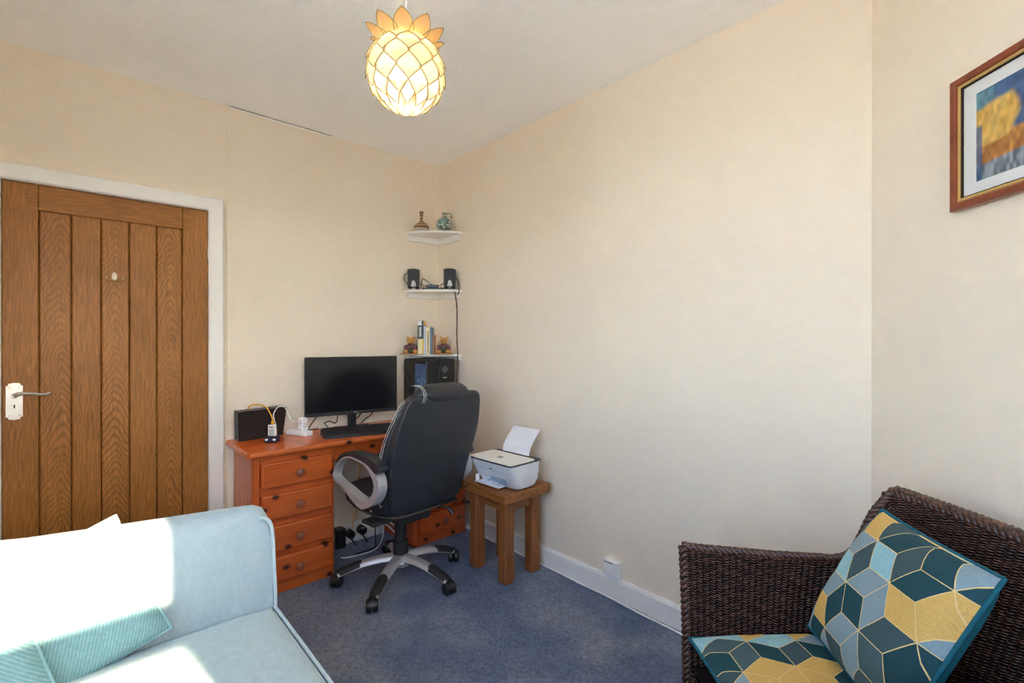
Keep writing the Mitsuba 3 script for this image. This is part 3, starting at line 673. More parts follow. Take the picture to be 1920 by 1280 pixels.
for t, k in zip(np.linspace(-1, 1, 21), range(21)):
    s = (1 - abs(t) ** 4) ** .5
    hr.append([( .040 + .157 * t, -.345 + .052 + (.062 * s + .004) * math.sin(a) * .95, 1.005 + (.046 * s + .004) * math.cos(a)) for a in np.linspace(0, 2 * PI, 25)[:-1]])
hm = loft(np.array(hr)); trimesh.repair.fix_normals(hm)
tag(add(oc + '__headrest', O(hm), 'mat_leather', True), 'padded head roll')
def thread(pts, r=.0011, n=6): return sweep(spline(pts, n), r, 5)
for dx in (0, .011):
    add(oc + '__stitching', O(thread([(-.112 + dx, -.345 + .052 + .062 * math.sin(a), 1.005 + .0475 * math.cos(a)) for a in np.linspace(-2.3, .5, 9)])), 'mat_thread', True)
for s in (-1, 1):
    for off in (0, .018):
        pts = [(CXS(z) + s * (w + float(np.interp(z, [.6, .8, 1.0], [.0065, .0045, -.0055])) - off * .1), y + .040 + off + float(np.interp(z, [.43, .7, .85, 1.0], [.050, .045, .024, .004])), z) for z, y, w in BK[2:-1]]
        add(oc + '__stitching', O(thread(pts)), 'mat_thread', True)
# seat
def seat_ring(z, k, e=3.6): return super_ring(0, .025, z, .232 * k, .245 * k, e)
add(oc + '__seat', O(loft([seat_ring(.405, .80), seat_ring(.410, .90), seat_ring(.43, .97), seat_ring(.455, 1.0), seat_ring(.480, .985), seat_ring(.497, .94), seat_ring(.506, .86), seat_ring(.511, .70), seat_ring(.513, .4)])), 'mat_leather', True)
tag(add(oc + '__seat_pan', O(loft([seat_ring(.388, .78), seat_ring(.394, .86), seat_ring(.408, .90), seat_ring(.412, .88)])), bsdf('mat_pan', (.12, .105, .085), .5, .4), True), 'grey-brown moulded underside')
for e in (-.017, .004):
    add(oc + '__stitching', O(thread([(-.2315 + abs(e) * .8, y, .478 + e + .022 * math.cos((y + .02) * 6)) for y in np.linspace(-.17, .20, 9)])), 'mat_thread', True)
# arms: closed silver loops with a black pad on top
OUTL = [(2.447, .575), (2.405, .640), (2.335, .690), (2.255, .714), (2.150, .712), (2.045, .700), (1.960, .668), (1.925, .620), (1.932, .560), (1.985, .500), (2.065, .462), (2.125, .452), (2.21, .475), (2.33, .525), (2.42, .545)]
INNL = [(2.434, .583), (2.396, .636), (2.328, .679), (2.250, .701), (2.155, .698), (2.060, .684), (1.998, .640), (1.975, .605), (1.982, .570), (2.020, .530), (2.075, .503), (2.120, .500), (2.19, .515), (2.315, .541), (2.412, .560)]
fit = lambda L: [(2.447 - (2.447 - y) * .83 - 2.262, .464 + (z - .452) * .90) for y, z in L]
lo = spline(fit(OUTL), 5, True); li = spline(fit(INNL), 5, True)
ring = Polygon(lo, [li])
PADL = [(2.395, .656), (2.340, .692), (2.255, .717), (2.150, .715), (2.045, .703), (1.955, .668), (1.915, .688), (1.955, .718), (2.045, .736), (2.150, .741), (2.255, .734), (2.340, .706), (2.392, .666)]
pad = Polygon(spline(fit(PADL), 4, True))
for s in (-1, 1):
    x0 = -.288 if s < 0 else .240
    a = add(oc + '__armrest', O(at(prism(ring.buffer(-.002), .048, 'x'), mat4((x0, 0, 0)))), 'mat_silver', 45)
    tag(a, 'silver loop armrest')
    add(a + '__pad', O(at(prism(pad.buffer(0).buffer(.001), .052, 'x'), mat4((x0 - .002, 0, 0)))), 'mat_leather', 45)
    for y, z in ((2.075 - 2.262, .478), (2.33 - 2.262, .538), (2.03 - 2.262, .56)):
        add(a + '__bolt', O(at(cyl(.005, 0, .004, 12), mat4((x0 - .003 if s < 0 else x0 + .047, y, z), 0, 0, math.radians(90)))), 'mat_nickel')
    add(a + '__bracket', O(box(min(x0 + .024, 0.15 * s), max(x0 + .024, .15 * s), -.16, -.06, .385, .402, .004) if s > 0 else box(-.264, -.15, -.16, -.06, .385, .402, .004)), 'mat_black_matte')
add(oc + '__mechanism', O(box(-.10, .10, -.14, .12, .335, .39, .012)), 'mat_black_matte')
add(oc + '__lever', O(cat(sweep(spline([(.08, -.05, .36), (.17, -.10, .362), (.205, -.135, .355)], 6), .005, 8), sweep(spline([(.200, -.13, .358), (.215, -.15, .345), (.222, -.165, .325)], 6), np.linspace(.007, .013, 13), 10))), 'mat_black_plastic')
add(oc + '__gas_column', O(cat(cyl(.039, .075, .205, 28, .003), cyl(.041, .19, .205, 28, .003), cyl(.031, .20, .34, 24))), 'mat_black_matte')
bs = oc + '__base'
add(bs, O(lathe([(.03, .070), (.055, .078), (.060, .098), (.052, .118), (.042, .124)], 28)), 'mat_silver')
tag(bs, 'silver five-star base with black foot covers')
for i, deg in enumerate((154, -143, -72, -6, 74)):
    a = math.radians(deg - 5 )
    ca, sa = math.cos(a), math.sin(a)
    rr = np.linspace(.03, .315, 22)
    zz = .118 - .055 * np.clip((rr - .06) / .255, 0, 1) ** 1.9
    sec = np.array([(-1, -.35), (-.8, .45), (-.4, .8), (.4, .8), (.8, .45), (1, -.35), (.7, -.8), (-.7, -.8)]) * [[1, .72]]
    wds = np.interp(rr, [.03, .1, .25, .315], [.034, .030, .026, .024])
    add(bs + '__leg', O(sweep(np.stack([rr * ca, rr * sa, zz], 1), wds, section=sec)), 'mat_silver', 50)
    r2 = np.linspace(.185, .322, 12)
    z2 = .118 - .055 * np.clip((r2 - .06) / .255, 0, 1) ** 1.9 + .0045
    w2 = np.interp(r2, [.185, .205, .29, .322], [.012, .0270, .0265, .019])
    tag(add(bs + '__foot_cover', O(sweep(np.stack([r2 * ca, r2 * sa, z2], 1), w2, section=sec)), 'mat_black_matte', 50), 'black plastic cover over the end of the leg')
    cx, cy = .322 * ca, .322 * sa
    sw_ = a + [1.2, .5, -.4, 1.0, 2.0][i]
    wm = mat4((cx, cy, .0305), sw_)
    wheel = cat(*[at(cyl(.0305, -.0115, .0115, 24, .005), mat4((0, s * .0155, 0), 0, math.radians(90))) for s in (-1, 1)])
    hood = at(sweep([(.031 * math.cos(t), 0, .0325 * math.sin(t)) for t in np.linspace(.2, 2.4, 12)], 1.0, section=np.array([(-.010, -.003), (.010, -.003), (.010, .003), (-.010, .003)])), np.eye(4))
    add(bs + '__caster', O(cat(at(cat(wheel, hood), wm), at(cyl(.006, .03, .062, 12), mat4((cx, cy, 0))))), 'mat_black_plastic', 40)

# ------------------------------------------------------------------ plugs and wires under the desk
es = thing('socket_strip', 'white socket strip on the floor by the wall under the desk', 'power strip')
add(es + '__body', box(1.10, 1.48, 2.865, 2.905, 0, .045, .006), 'mat_white_plastic')
for i, (x, w, h, lab) in enumerate([(1.165, .030, .115, 'large black transformer plug in the socket strip, leftmost'), (1.237, .024, .075, 'black rounded plug in the socket strip, middle one'), (1.312, .026, .085, 'black rounded plug with pale label in the socket strip, right one')]):
    k = thing('mains_plug', lab, 'plug')
    if i == 0: add(k + '__body', box(x - w, x + w, 2.80, 2.866, .01, .01 + h, .008, 2), 'mat_black_plastic')
    else:
        pg = Polygon([(w * math.cos(t), w * 1.05 * math.sin(t)) for t in np.linspace(0, 2 * PI, 24)[:-1]])
        add(k + '__body', at(prism(pg, .045, 'y'), mat4((x, 2.82, .012 + h * .72))), 'mat_black_plastic', 40)
        add(k + '__cord', sweep(spline([(x, 2.825, h * .5), (x + .006, 2.81, .03), (x + .015, 2.79, .006)], 6), .0045, 8), 'mat_black_plastic', True)
    if i == 2: add(k + '__label', box(x - .013, x + .013, 2.8185, 2.821, .088, .096), 'mat_nickel', False)
cable('mains_cable', [(1.12, 2.70, .006), (1.13, 2.68, .006), (1.20, 2.66, .006), (1.30, 2.66, .006), (1.38, 2.72, .01), (1.44, 2.80, .05), (1.455, 2.83, .10), (1.44, 2.85, .20), (1.44, 2.86, .60)], .0042, 'mat_white_plastic', 'white cable looping across the carpet in front of the black plugs')
cable('mains_cable', [(1.385, 2.86, .60), (1.38, 2.83, .25), (1.375, 2.79, .10), (1.355, 2.74, .02), (1.32, 2.69, .006), (1.2, 2.68, .005)], .0042, 'mat_black_plastic', 'black cable hanging from the desk top behind the chair to the carpet')
cable('mains_cable', [(1.25, 2.85, .09), (1.27, 2.86, .15), (1.30, 2.88, .20), (1.32, 2.89, .26), (1.32, 2.90, .6)], .0028, 'mat_yellow', 'thin tan cable rising from the middle plug')
cable('mains_cable', [(1.44, 2.80, .14), (1.47, 2.77, .10), (1.49, 2.73, .085), (1.485, 2.66, .10)], .0040, 'mat_white_plastic', 'short white cable curling up before the right pedestal')
cable('mains_cable', [(1.42, 2.83, .12), (1.47, 2.74, .06), (1.475, 2.62, .012), (1.45, 2.5, .006)], .0042, 'mat_white_plastic', 'white cable slanting down to the carpet behind the chair column')

# ------------------------------------------------------------------ printer table and printer
st = thing('side_table', 'small chunky brown wooden table holding the printer by the wall', 'table')
tx0, tx1, ty0, ty1, tz = 1.578, 1.915, 1.775, 2.165, .485
add(st + '__top', box(tx0, tx1, ty0, ty1, tz - .055, tz, .012, 3), 'mat_table_y')
for lx in (tx0 + .038, tx1 - .038 - .066):
    for ly in (ty0 + .045, ty1 - .04 - .062):
        add(st + '__leg', box(lx, lx + .066, ly, ly + .062, 0, tz - .054, .006), 'mat_table_z')
for y in (ty0 + .062, ty1 - .075): add(st + '__apron', box(tx0 + .06, tx1 - .06, y, y + .02, tz - .115, tz - .054, .002), 'mat_table_y')
for x in (tx0 + .058, tx1 - .078): add(st + '__apron', box(x, x + .02, ty0 + .06, ty1 - .06, tz - .115, tz - .054, .002), 'mat_table_y')
pr = thing('printer', 'white inkjet printer with a dark rim standing on the side table', 'printer')
pmx = mat4((1.70, 1.925, tz), math.radians(2.5))
bsdf('mat_printer', (.72, .73, .76), .38, .45); bsdf('mat_printer_lid', (.76, .73, .66), .42, .4); bsdf('mat_printer_dark', (.05, .05, .055), .45, .4); bsdf('mat_printer_blue', (.38, .45, .53), .5, .4)
# local x: -0.12 (front, towards the chair) .. 0.12 (back, towards the wall); local y: -0.168 .. 0.168
def pring(z, x0, x1, hw, e=9): return super_ring((x0 + x1) / 2, 0, z, (x1 - x0) / 2, hw, e, 64)
prb = loft([pring(.004, -.035, .095, .135, 6), pring(.012, -.045, .105, .146, 7), pring(.045, -.066, .114, .157), pring(.09, -.092, .118, .163), pring(.138, -.114, .12, .167), pring(.141, -.114, .12, .167)])
trimesh.repair.fix_normals(prb)
prb = trimesh.boolean.difference([prb, box(-.2, -.015, -.088, .088, .014, .058)], engine='manifold')
add(pr + '__body', at(prb, pmx), 'mat_printer', 40)
add(pr + '__rim', at(loft([pring(.1405, -.116, .121, .169, 14), pring(.1475, -.117, .121, .170, 14)]), pmx), 'mat_printer_dark', 40)
add(pr + '__lid', at(loft([pring(.147, -.112, .075, .164, 16), pring(.152, -.111, .074, .163, 16), pring(.1535, -.107, .070, .159, 16)]), pmx), 'mat_printer_lid', 40)
tag(pr + '__lid', 'cream scanner lid with an oval mark')
lm = at(cat(sweep([(.014 * math.cos(t), .018 * math.sin(t), 0) for t in np.linspace(0, 2 * PI, 33)[:-1]], .0012, 6, closed=True)), mat4((-.028, 0, .154)), pmx)
hpt = meshkit.text_mesh('hp', .014, .0008, True); hpt.apply_translation(-hpt.bounds.mean(0))
add(pr + '__emblem', cat(lm, at(hpt, mat4((0, 0, 0), math.radians(-90)), mat4((-.028, 0, .154)), pmx)), bsdf('mat_grey_mark', (.16, .16, .16), .5, .4), False)
trp = pmx @ mat4((-.055, .035, .035))
add(pr + '__tray_recess', at(cat(box(-.018, -.014, -.0885, .0885, .013, .0585), box(-.050, -.014, -.0885, .0885, .0135, .0150)), pmx), 'mat_printer_blue', False)
add(pr + '__paper_tray', at(cat(box(-.040, .01, -.095, .095, -.026, -.020, .002), box(-.042, -.036, -.095, .095, -.026, -.012, .002), box(-.040, -.014, .085, .094, -.024, .016, .003), box(-.02, .02, -.03, .03, -.021, -.017, .001)), trp), 'mat_printer', 30)
add(pr + '__front_seam', at(box(-.1015, -.098, -.14, .14, .1005, .1020), pmx), 'mat_printer_blue', False)
add(pr + '__latch', at(box(-.1025, -.096, -.012, .006, .104, .108), pmx), 'mat_printer_dark', False)
pp = spline([(.086, 0, .1555), (.100, 0, .195), (.135, 0, .24), (.178, 0, .285)], 6)
sheet = np.array([[(x, y, z) for y in (-.103, .103)] for x, _, z in pp])
n_ = len(pp)
vv = sheet.reshape(-1, 3); ff = np.array([[2 * i, 2 * i + 1, 2 * i + 3] for i in range(n_ - 1)] + [[2 * i, 2 * i + 3, 2 * i + 2] for i in range(n_ - 1)])
back = vv + [0.0012, 0, 0]
sh = trimesh.Trimesh(np.vstack([vv, back]), np.vstack([ff, ff[:, ::-1] + len(vv)]), process=False)
pap = add('paper_sheet', at(sh, pmx @ mat4((0, -.0, 0))), bsdf('mat_sheet', (.78, .79, .82), .8, .2), False)
tag(pap, 'blank white paper standing in the back of the printer', 'paper')
cable('printer_cable', [(1.80, 2.02, .33), (1.75, 2.03, .352), (1.70, 2.10, .34), (1.68, 2.25, .31), (1.80, 2.42, .26), (1.90, 2.48, .20)], .0038, 'mat_black_plastic', 'black cable slung beneath the printer table')

# ------------------------------------------------------------------ socket box and cable along the skirting
sk_ = thing('telephone_socket', 'white telephone junction box fixed above the skirting board of the long wall', 'socket')
add(sk_ + '__box', box(1.910, 1.945, 1.337, 1.424, .112, .192, .004), 'mat_white_plastic')
tm = meshkit.text_mesh('openreach', .0075, .0006, True)
tm.apply_translation((-tm.bounds[0][0], 0, 0))
add(sk_ + '__lettering', at(tm, mat4((0, 0, 0), 0, math.radians(90)), mat4((0, 0, 0), math.radians(-90)), mat4((1.9097, 1.419, .177))), bsdf('mat_grey_ink', (.25, .25, .27), .6, .3), False)
for y in (1.415, 1.346): add(sk_ + '__screw', at(cyl(.0022, 0, .001, 8), mat4((1.9105, y, .122), 0, 0, math.radians(-90))), 'mat_grey_ink')
bc = [(1.921 - .004 * math.sin(y * 9) ** 2 - .034 * max(0, 1.45 - y), y, .005) for y in np.linspace(2.75, .40, 60)]
tag(add('floor_cable', sweep(bc, .005, 6), 'mat_white_plastic', True), 'thin white cable lying on the carpet along the skirting board', 'cable')

# ------------------------------------------------------------------ pendant lamp
LX, LY, LZ = 0.764, 1.333, 2.112
pl = thing('pendant_lamp', 'pineapple-shaped pendant lamp of cream shell petals, lit', 'pendant lamp')
add(pl + '__cord', sweep([(LX, LY, 2.21), (LX, LY, HC)], .0025, 8), 'mat_white_plastic', True)
add(pl + '__ceiling_rose', at(lathe([(.045, -.022), (.047, -.01), (.05, 0)], 28), mat4((LX, LY, HC))), 'mat_white_plastic')
def f_shell(p, n, uv):
    return mix(C3(.80, .72, .46), C3(.88, .84, .66), fbm(p.x * 30, p.y * 30, p.z * 30, 3))
scene['mat_shell'] = {'type': 'principledthin', 'base_color': mikit.proc(f_shell), 'roughness': .5, 'diff_trans': 1.1, 'spec_trans': 0.0}
def f_crown(p, n, uv): return mix(C3(.80, .47, .20), C3(.86, .60, .30), fbm(p.x * 30, p.y * 30, p.z * 30, 2))
scene['mat_crown'] = {'type': 'principledthin', 'base_color': mikit.proc(f_crown), 'roughness': .5, 'diff_trans': .7, 'spec_trans': 0.0}
bsdf('mat_rim', (.36, .24, .07), .5, .4)
RA, HA = .113, .112
def petal(phi, th0, w, up, flare, lift):
    """diamond-ended petal lying on the shade from polar angle th0 (its root) to th0 + up (its tip)"""
    N, M = 7, 5
    rows, edge_l, edge_r = [], [], []
    for i in range(N):
        t = i / (N - 1)
        th = th0 + up * t
        wid = w * min(1.0, (1 - t) * 1.9) if t > .02 else w
        r = 1 + lift * t + flare * t * t
        row = []
        for j in range(M):
            s = (j / (M - 1) - .5) * 2 * wid
            a = phi + s / max(math.sin(th), .35)
            rr = r + .012 * (1 - (2 * j / (M - 1) - 1) ** 2)
            row.append((LX + RA * rr * math.sin(th) * math.cos(a), LY + RA * rr * math.sin(th) * math.sin(a), LZ + HA * rr * math.cos(th)))
        rows.append(row)
    v = np.array(rows)
    f = [[i * M + j, (i + 1) * M + j, (i + 1) * M + j + 1] for i in range(N - 1) for j in range(M - 1)] + [[i * M + j, (i + 1) * M + j + 1, i * M + j + 1] for i in range(N - 1) for j in range(M - 1)]
    rim = np.vstack([v[:, 0], v[::-1, -1]])
    keep = [0] + [i for i in range(1, len(rim)) if np.linalg.norm(rim[i] - rim[i - 1]) > 1e-5]
    return trimesh.Trimesh(v.reshape(-1, 3), f, process=False), rim[keep]
NP_ = 10
for r, (th0, up, wsc) in enumerate([(.62, .62, .95), (.92, .62, 1.05), (1.24, .62, 1.1), (1.56, .62, 1.1), (1.90, .60, 1.02), (2.20, .58, .95)]):
    for k in range(NP_):
        phi = 2 * PI * (k + .5 * (r % 2)) / NP_ + .17
        mid = th0 + up * .45
        m, rim = petal(phi, th0, PI / NP_ * wsc * math.sin(mid), up, .0, .125)
        key = add(pl + '__shell_petal', m, 'mat_shell', True)
        add(key + '__rim', sweep(rim, .0016, 5), 'mat_rim', True)
for k in range(10):                               # crown of leaves standing up
    a = 2 * PI * k / 10 + .32
    d = np.array([math.cos(a), math.sin(a), 0]); tt = np.array([-math.sin(a), math.cos(a), 0])
    base = np.array([LX, LY, LZ + .088]) + .046 * d
    axis = d * .92 + np.array([0, 0, .33])
    nrm = np.cross(tt, axis)
    rows, rim_l, rim_r = [], [], []
    for i in range(9):
        t = i / 8
        wv = .0300 * (math.sin(PI * (t * .86 + .14)) ** .75 if t < 1 else 0)
        c = base + axis * (.088 * t) + nrm * (-.012 * t * t)
        rows.append([c - tt * wv + nrm * .003, c, c + tt * wv + nrm * .003])
    v = np.array(rows)
    f = [[i * 3 + j, (i + 1) * 3 + j, (i + 1) * 3 + j + 1] for i in range(8) for j in range(2)] + [[i * 3 + j, (i + 1) * 3 + j + 1, i * 3 + j + 1] for i in range(8) for j in range(2)]
    key = add(pl + '__crown_leaf', trimesh.Trimesh(v.reshape(-1, 3), f, process=False), 'mat_crown', True)
    rim = np.vstack([v[:, 0], v[::-1, 2]]); keep = [0] + [i for i in range(1, len(rim)) if np.linalg.norm(rim[i] - rim[i - 1]) > 1e-5]
    add(key + '__rim', sweep(rim[keep], .0014, 5), 'mat_rim', True)
add(pl + '__bulb_holder', at(cyl(.018, .055, .10, 20, .003), mat4((LX, LY, LZ))), 'mat_white_plastic')
bk = numbered(pl + '__bulb')
scene[bk] = mikit.ply(at(lathe([(.012, .055), (.016, .045), (.028, .020), (.031, 0), (.026, -.018), (.014, -.029), (.004, -.031)], 24), mat4((LX, LY, LZ))), bsdf('mat_bulb', (.8, .8, .8), .5), True, emitter={'type': 'area', 'radiance': rgb(BULB, BULB * .84, BULB * .62)})

# ------------------------------------------------------------------ picture on the slanted wall
pf = thing('framed_picture', 'framed print of a blue and ochre scene hanging on the slanted wall', 'picture')
DI = 1 / math.sqrt(2)
# local frame: x along the wall towards the window, y out of the room, z up; origin at the far lower corner
pm_ = mat4((1.719, 0.130, 1.604), math.radians(-135))
PW, PH = 0.46, 0.342
def frame_ring(o, i, y0, y1, cham=0.0):
    pts = []
    for a, b, y in ((o, o, y1), (o, o, y0 + cham), (o + cham, o + cham, y0), (i - cham, i - cham, y0), (i, i, y0 + cham * .5), (i, i, y1)):
        pts.append([(a, y, b), (PW - a, y, b), (PW - a, y, PH - b), (a, y, PH - b)])
    p = np.array(pts); v = p.reshape(-1, 3); f = []
    n = len(pts)
    for r in range(n - 1):
        for c in range(4):
            a, b, c2, d = r * 4 + c, r * 4 + (c + 1) % 4, (r + 1) * 4 + (c + 1) % 4, (r + 1) * 4 + c
            f += [[a, b, c2], [a, c2, d]]
    return trimesh.Trimesh(v, f, process=False)
WO = mat4((0, 0, 0))
off = mat4((0, -.004, 0))
def f_mahog(p, n, uv): return mix(C3(.145, .028, .010), C3(.28, .060, .020), fbm(p.x * 30, p.y * 30, p.z * 30, 3))
bsdf('mat_mahogany', f_mahog, .25, .5, clearcoat=.6)
add(pf + '__frame', at(frame_ring(0, .020, -.020, 0, .004), off, pm_), 'mat_mahogany', 20)
add(pf + '__gold_slip', at(frame_ring(.0195, .0285, -.016, 0, .002), off, pm_), bsdf('mat_gold', (.62, .42, .16), .35, .5, .6), 20)
add(pf + '__dark_slip', at(frame_ring(.028, .0315, -.0125, 0, .0005), off, pm_), 'mat_dark_gap', 20)
add(pf + '__mount', at(box(.030, PW - .030, -.008, -.004, .030, PH - .030), off, pm_), bsdf('mat_mount', (.66, .67, .66), .6, .3), False)
PM_INV = np.linalg.inv(pm_)
def f_print(p, n, uv):
    """loose abstract colour patches: blue above, ochre in the middle, slate below"""
    u = (p.x * PM_INV[0, 0] + p.y * PM_INV[0, 1] + PM_INV[0, 3]); v = p.z - 1.604
    wx = u + .02 * (fbm(u * 18, v * 18, 1, 3) - .5); wz = v + .03 * (fbm(u * 16, v * 16, 4, 3) - .5)
    n1 = noise(u * 130, v * 60, 2); n2 = fbm(u * 45, v * 45, 6, 2)
    col = mix(C3(.035, .075, .20), C3(.075, .15, .27), n2)
    col = mix(col, C3(.10, .22, .28), smoothstep(.125, .10, wx) * smoothstep(.2, .22, wz))
    ochre = smoothstep(.185, .165, wx + .35 * dr.abs(wz - .19)) * smoothstep(.125, .14, wz) * smoothstep(.245, .23, wz)
    col = mix(col, mix(C3(.55, .30, .05), C3(.62, .44, .14), n2), ochre)
    orange = smoothstep(.23, .18, wx) * smoothstep(.145, .135, wz - .2 * (wx - .08)) * smoothstep(.085, .10, wz - .1 * (wx - .08))
    col = mix(col, mix(C3(.34, .12, .035), C3(.45, .22, .06), n1), orange)
    low = smoothstep(.10, .088, wz - .12 * (wx - .08))
    col = mix(col, mix(C3(.09, .12, .15), C3(.25, .29, .32), n1), low)
    col = mix(col, C3(.03, .10, .22), smoothstep(.084, .080, u) * smoothstep(.20, .19, v) * .8)
    return col * (.75 + .5 * n1)
bsdf('mat_print', f_print, .45, .4)
tag(add(pf + '__print', at(box(.067, PW - .067, -.0088, -.006, .060, PH - .062), off, pm_), 'mat_print', False), 'painterly print of blue, ochre and slate patches')

# ------------------------------------------------------------------ sofa
sf = thing('sofa', 'pale blue fabric sofa with piped edges in the sun before the door', 'sofa')
SXF, SXB, SYA, SYN = 0.452, -0.58, 1.61, 0.10     # front edge, back, inner face of the far arm, inner face of the near arm
def arm_mesh(y0, flip):
    """rolled arm: cross-section leans outwards at the top; length along x with a soft front corner"""
    prof = []      # (dy outward, z fraction)
    rings = []
    xs = [SXB + .02, -.30, -.10, .10, .25, .34, .385, .415, .436, .448, .453]
    tops = [.83, .800, .772, .757, .747, .741, .738, .734, .724, .700, .650]
    for x, zt in zip(xs, tops):
        pts = [(0, .06), (0, .20), (0, .36), (0, .50)] + [(0.004, .56), (.010, .61)]
        r = .060
        zb = zt - r
        pts = [(0, .06), (0, .20), (0, .36), (.002, .46), (.006, max(.47, zb - .07)), (.012, zb)]
        for a in np.linspace(PI, 0, 11): pts.append((.075 + .062 * math.cos(a), zb + r * math.sin(a)))
        pts += [(.137, zb), (.135, .45), (.135, .25), (.135, .06)]
        rings.append([(x, y0 + (dy if not flip else -dy), z) for dy, z in pts])
    m = loft(rings)
    trimesh.repair.fix_normals(m)
    return m
add(sf + '__arm', arm_mesh(SYA, False), 'mat_sofa', True)
add(sf + '__arm', arm_mesh(SYN, True), 'mat_sofa', True)
# piping on the front edge of the far arm
xs = [.25, .34, .385, .415, .436, .448, .4535]
tp = [.747, .741, .738, .734, .724, .700, .650]
pipe = [(x, SYA + .012, z - .022) for x, z in zip(xs[3:], tp[3:])] + [(.455, SYA + .006, .54), (.457, SYA + .001, .46), (.455, SYA, .30), (.453, SYA, .07)]
add(sf + '__piping', sweep(spline(pipe, 5), .0055, 8), 'mat_sofa_piping', True)
# seat cushion, domed, with piping on the front edge
nx, ny = 28, 40
gx, gy = np.meshgrid(np.linspace(-1, 1, nx), np.linspace(-1, 1, ny), indexing='ij')
cx_, cy_ = (SXF + SXB + .25) / 2, (SYA + SYN) / 2
hx_, hy_ = (SXF - SXB - .25) / 2, (SYA - SYN) / 2 - .002
ex_ = 1 - np.abs(gx) ** 8; ey_ = 1 - np.abs(gy) ** 12
zt_ = .425 + .038 * np.clip(ex_, 0, 1) ** .5 * np.clip(ey_, 0, 1) ** .5 + .012 * (1 - gx ** 2) * (1 - gy ** 2)
topv = np.stack([cx_ + hx_ * gx, cy_ + hy_ * gy, zt_], -1)
botv = topv.copy(); botv[..., 2] = .28
V = np.vstack([topv.reshape(-1, 3), botv.reshape(-1, 3)])
idx = np.arange(nx * ny).reshape(nx, ny)
q = np.stack([idx[:-1, :-1], idx[1:, :-1], idx[1:, 1:], idx[:-1, 1:]], -1).reshape(-1, 4)
Ft = np.vstack([q[:, [0, 1, 2]], q[:, [0, 2, 3]]])
loop = np.concatenate([idx[:, 0], idx[-1, 1:], idx[-2::-1, -1], idx[0, -2:0:-1]])
l2 = np.roll(loop, -1)
Fs = np.vstack([np.stack([loop, loop + nx * ny, l2 + nx * ny], 1), np.stack([loop, l2 + nx * ny, l2], 1)])
sc_m = trimesh.Trimesh(V, np.vstack([Ft, Ft[:, ::-1] + nx * ny, Fs]), process=False)
add(sf + '__seat_cushion', sc_m, 'mat_sofa', 50)
add(sf + '__piping', sweep([(SXF + .001, y, .4275) for y in np.linspace(SYN + .01, SYA - .005, 30)], .0055, 8), 'mat_sofa_piping', True)
add(sf + '__frame', box(SXB, SXF - .012, SYN - .13, SYA + .13, .06, .29, .012), 'mat_sofa')
add(sf + '__back', loft([[(SXB + a, y, z) for a, z in ((0, .10), (.20, .10), (.21, .45), (.19, .80), (.15, .86), (.08, .88), (.02, .86), (0, .80))] for y in np.linspace(SYN - .12, SYA + .12, 6)]), 'mat_sofa', 50)
for x in (SXB + .06, SXF - .08):
    for y in (SYN - .08, SYA + .08): add(sf + '__foot', at(cyl(.02, 0, .065, 16), mat4((x, y, 0))), 'mat_dark_gap')

def pillow(name, lab, half, thick, M, front, back, group=None, pinch=.05, piping='mat_teal_cloth', uvs=1.0, uoff=(0, 0), rot=0.0):
    """soft square cushion: local x, y in its plane, +z its front"""
    k = thing(name, lab, 'cushion', group)
    n = 33
    g = np.linspace(-1, 1, n)
    X, Y = np.meshgrid(g, g, indexing='ij')
    sh = 1 - pinch * (1 - np.abs(Y) ** 2) * np.abs(X) ** 2
    sv = 1 - pinch * (1 - np.abs(X) ** 2) * np.abs(Y) ** 2
    prof = (np.clip(1 - np.abs(X) ** 3.0, 0, 1) * np.clip(1 - np.abs(Y) ** 3.0, 0, 1)) ** .5
    wr = .03 * (meshkit.fbm(np.stack([X * 2.2, Y * 2.2, 0 * X + half * 50], -1), 3) - .5)
    Z = thick / 2 * prof * (1 + wr * 4)
    idx = np.arange(n * n).reshape(n, n)
    q = np.stack([idx[:-1, :-1], idx[1:, :-1], idx[1:, 1:], idx[:-1, 1:]], -1).reshape(-1, 4)
    F = np.vstack([q[:, [0, 1, 2]], q[:, [0, 2, 3]]])
    P = np.stack([half * X * sh, half * Y * sv, Z], -1).reshape(-1, 3)
    c_, s_ = math.cos(rot), math.sin(rot)
    UV = np.stack([(X * c_ - Y * s_) * half * uvs + uoff[0], (X * s_ + Y * c_) * half * uvs + uoff[1]], -1).reshape(-1, 2)
    add(k + '__front_panel', at(trimesh.Trimesh(P, F, process=False), M), front, True, uv=UV)
    Pb = P.copy(); Pb[:, 2] *= -1
    add(k + '__back_panel', at(trimesh.Trimesh(Pb, F[:, ::-1], process=False), M), back, True, uv=UV)
    ring_ = np.concatenate([idx[:, 0], idx[-1, 1:], idx[-2::-1, -1], idx[0, -2:0:-1]])
    add(k + '__piping', at(sweep(P[ring_], .004, 6, closed=True), M), piping, True)
    return k
def frame3(c, xa, ya):
    xa = np.asarray(xa, float); xa /= np.linalg.norm(xa)
    ya = np.asarray(ya, float); ya -= xa * (ya @ xa); ya /= np.linalg.norm(ya)
    m = np.eye(4); m[:3, 0], m[:3, 1], m[:3, 2], m[:3, 3] = xa, ya, np.cross(xa, ya), c
    return m
pillow('scatter_cushion', 'blue ribbed cushion with its corner poking above the sofa arm, half in the sun', .17, .11, frame3((-.0345, 1.588, .591), (1, .05, .348), (-.118, .065, .33)), 'mat_rib', 'mat_rib', pinch=.04, piping='mat_rib_piping', rot=.5)
pillow('scatter_cushion', 'blue ribbed cushion at the left edge, resting in front of the other sofa cushion', .17, .12, frame3((-.229, 1.475, .545), (1, .12, .26), (-.09, .10, .30)), 'mat_rib', 'mat_rib', pinch=.04, piping='mat_rib_piping', rot=-.6)

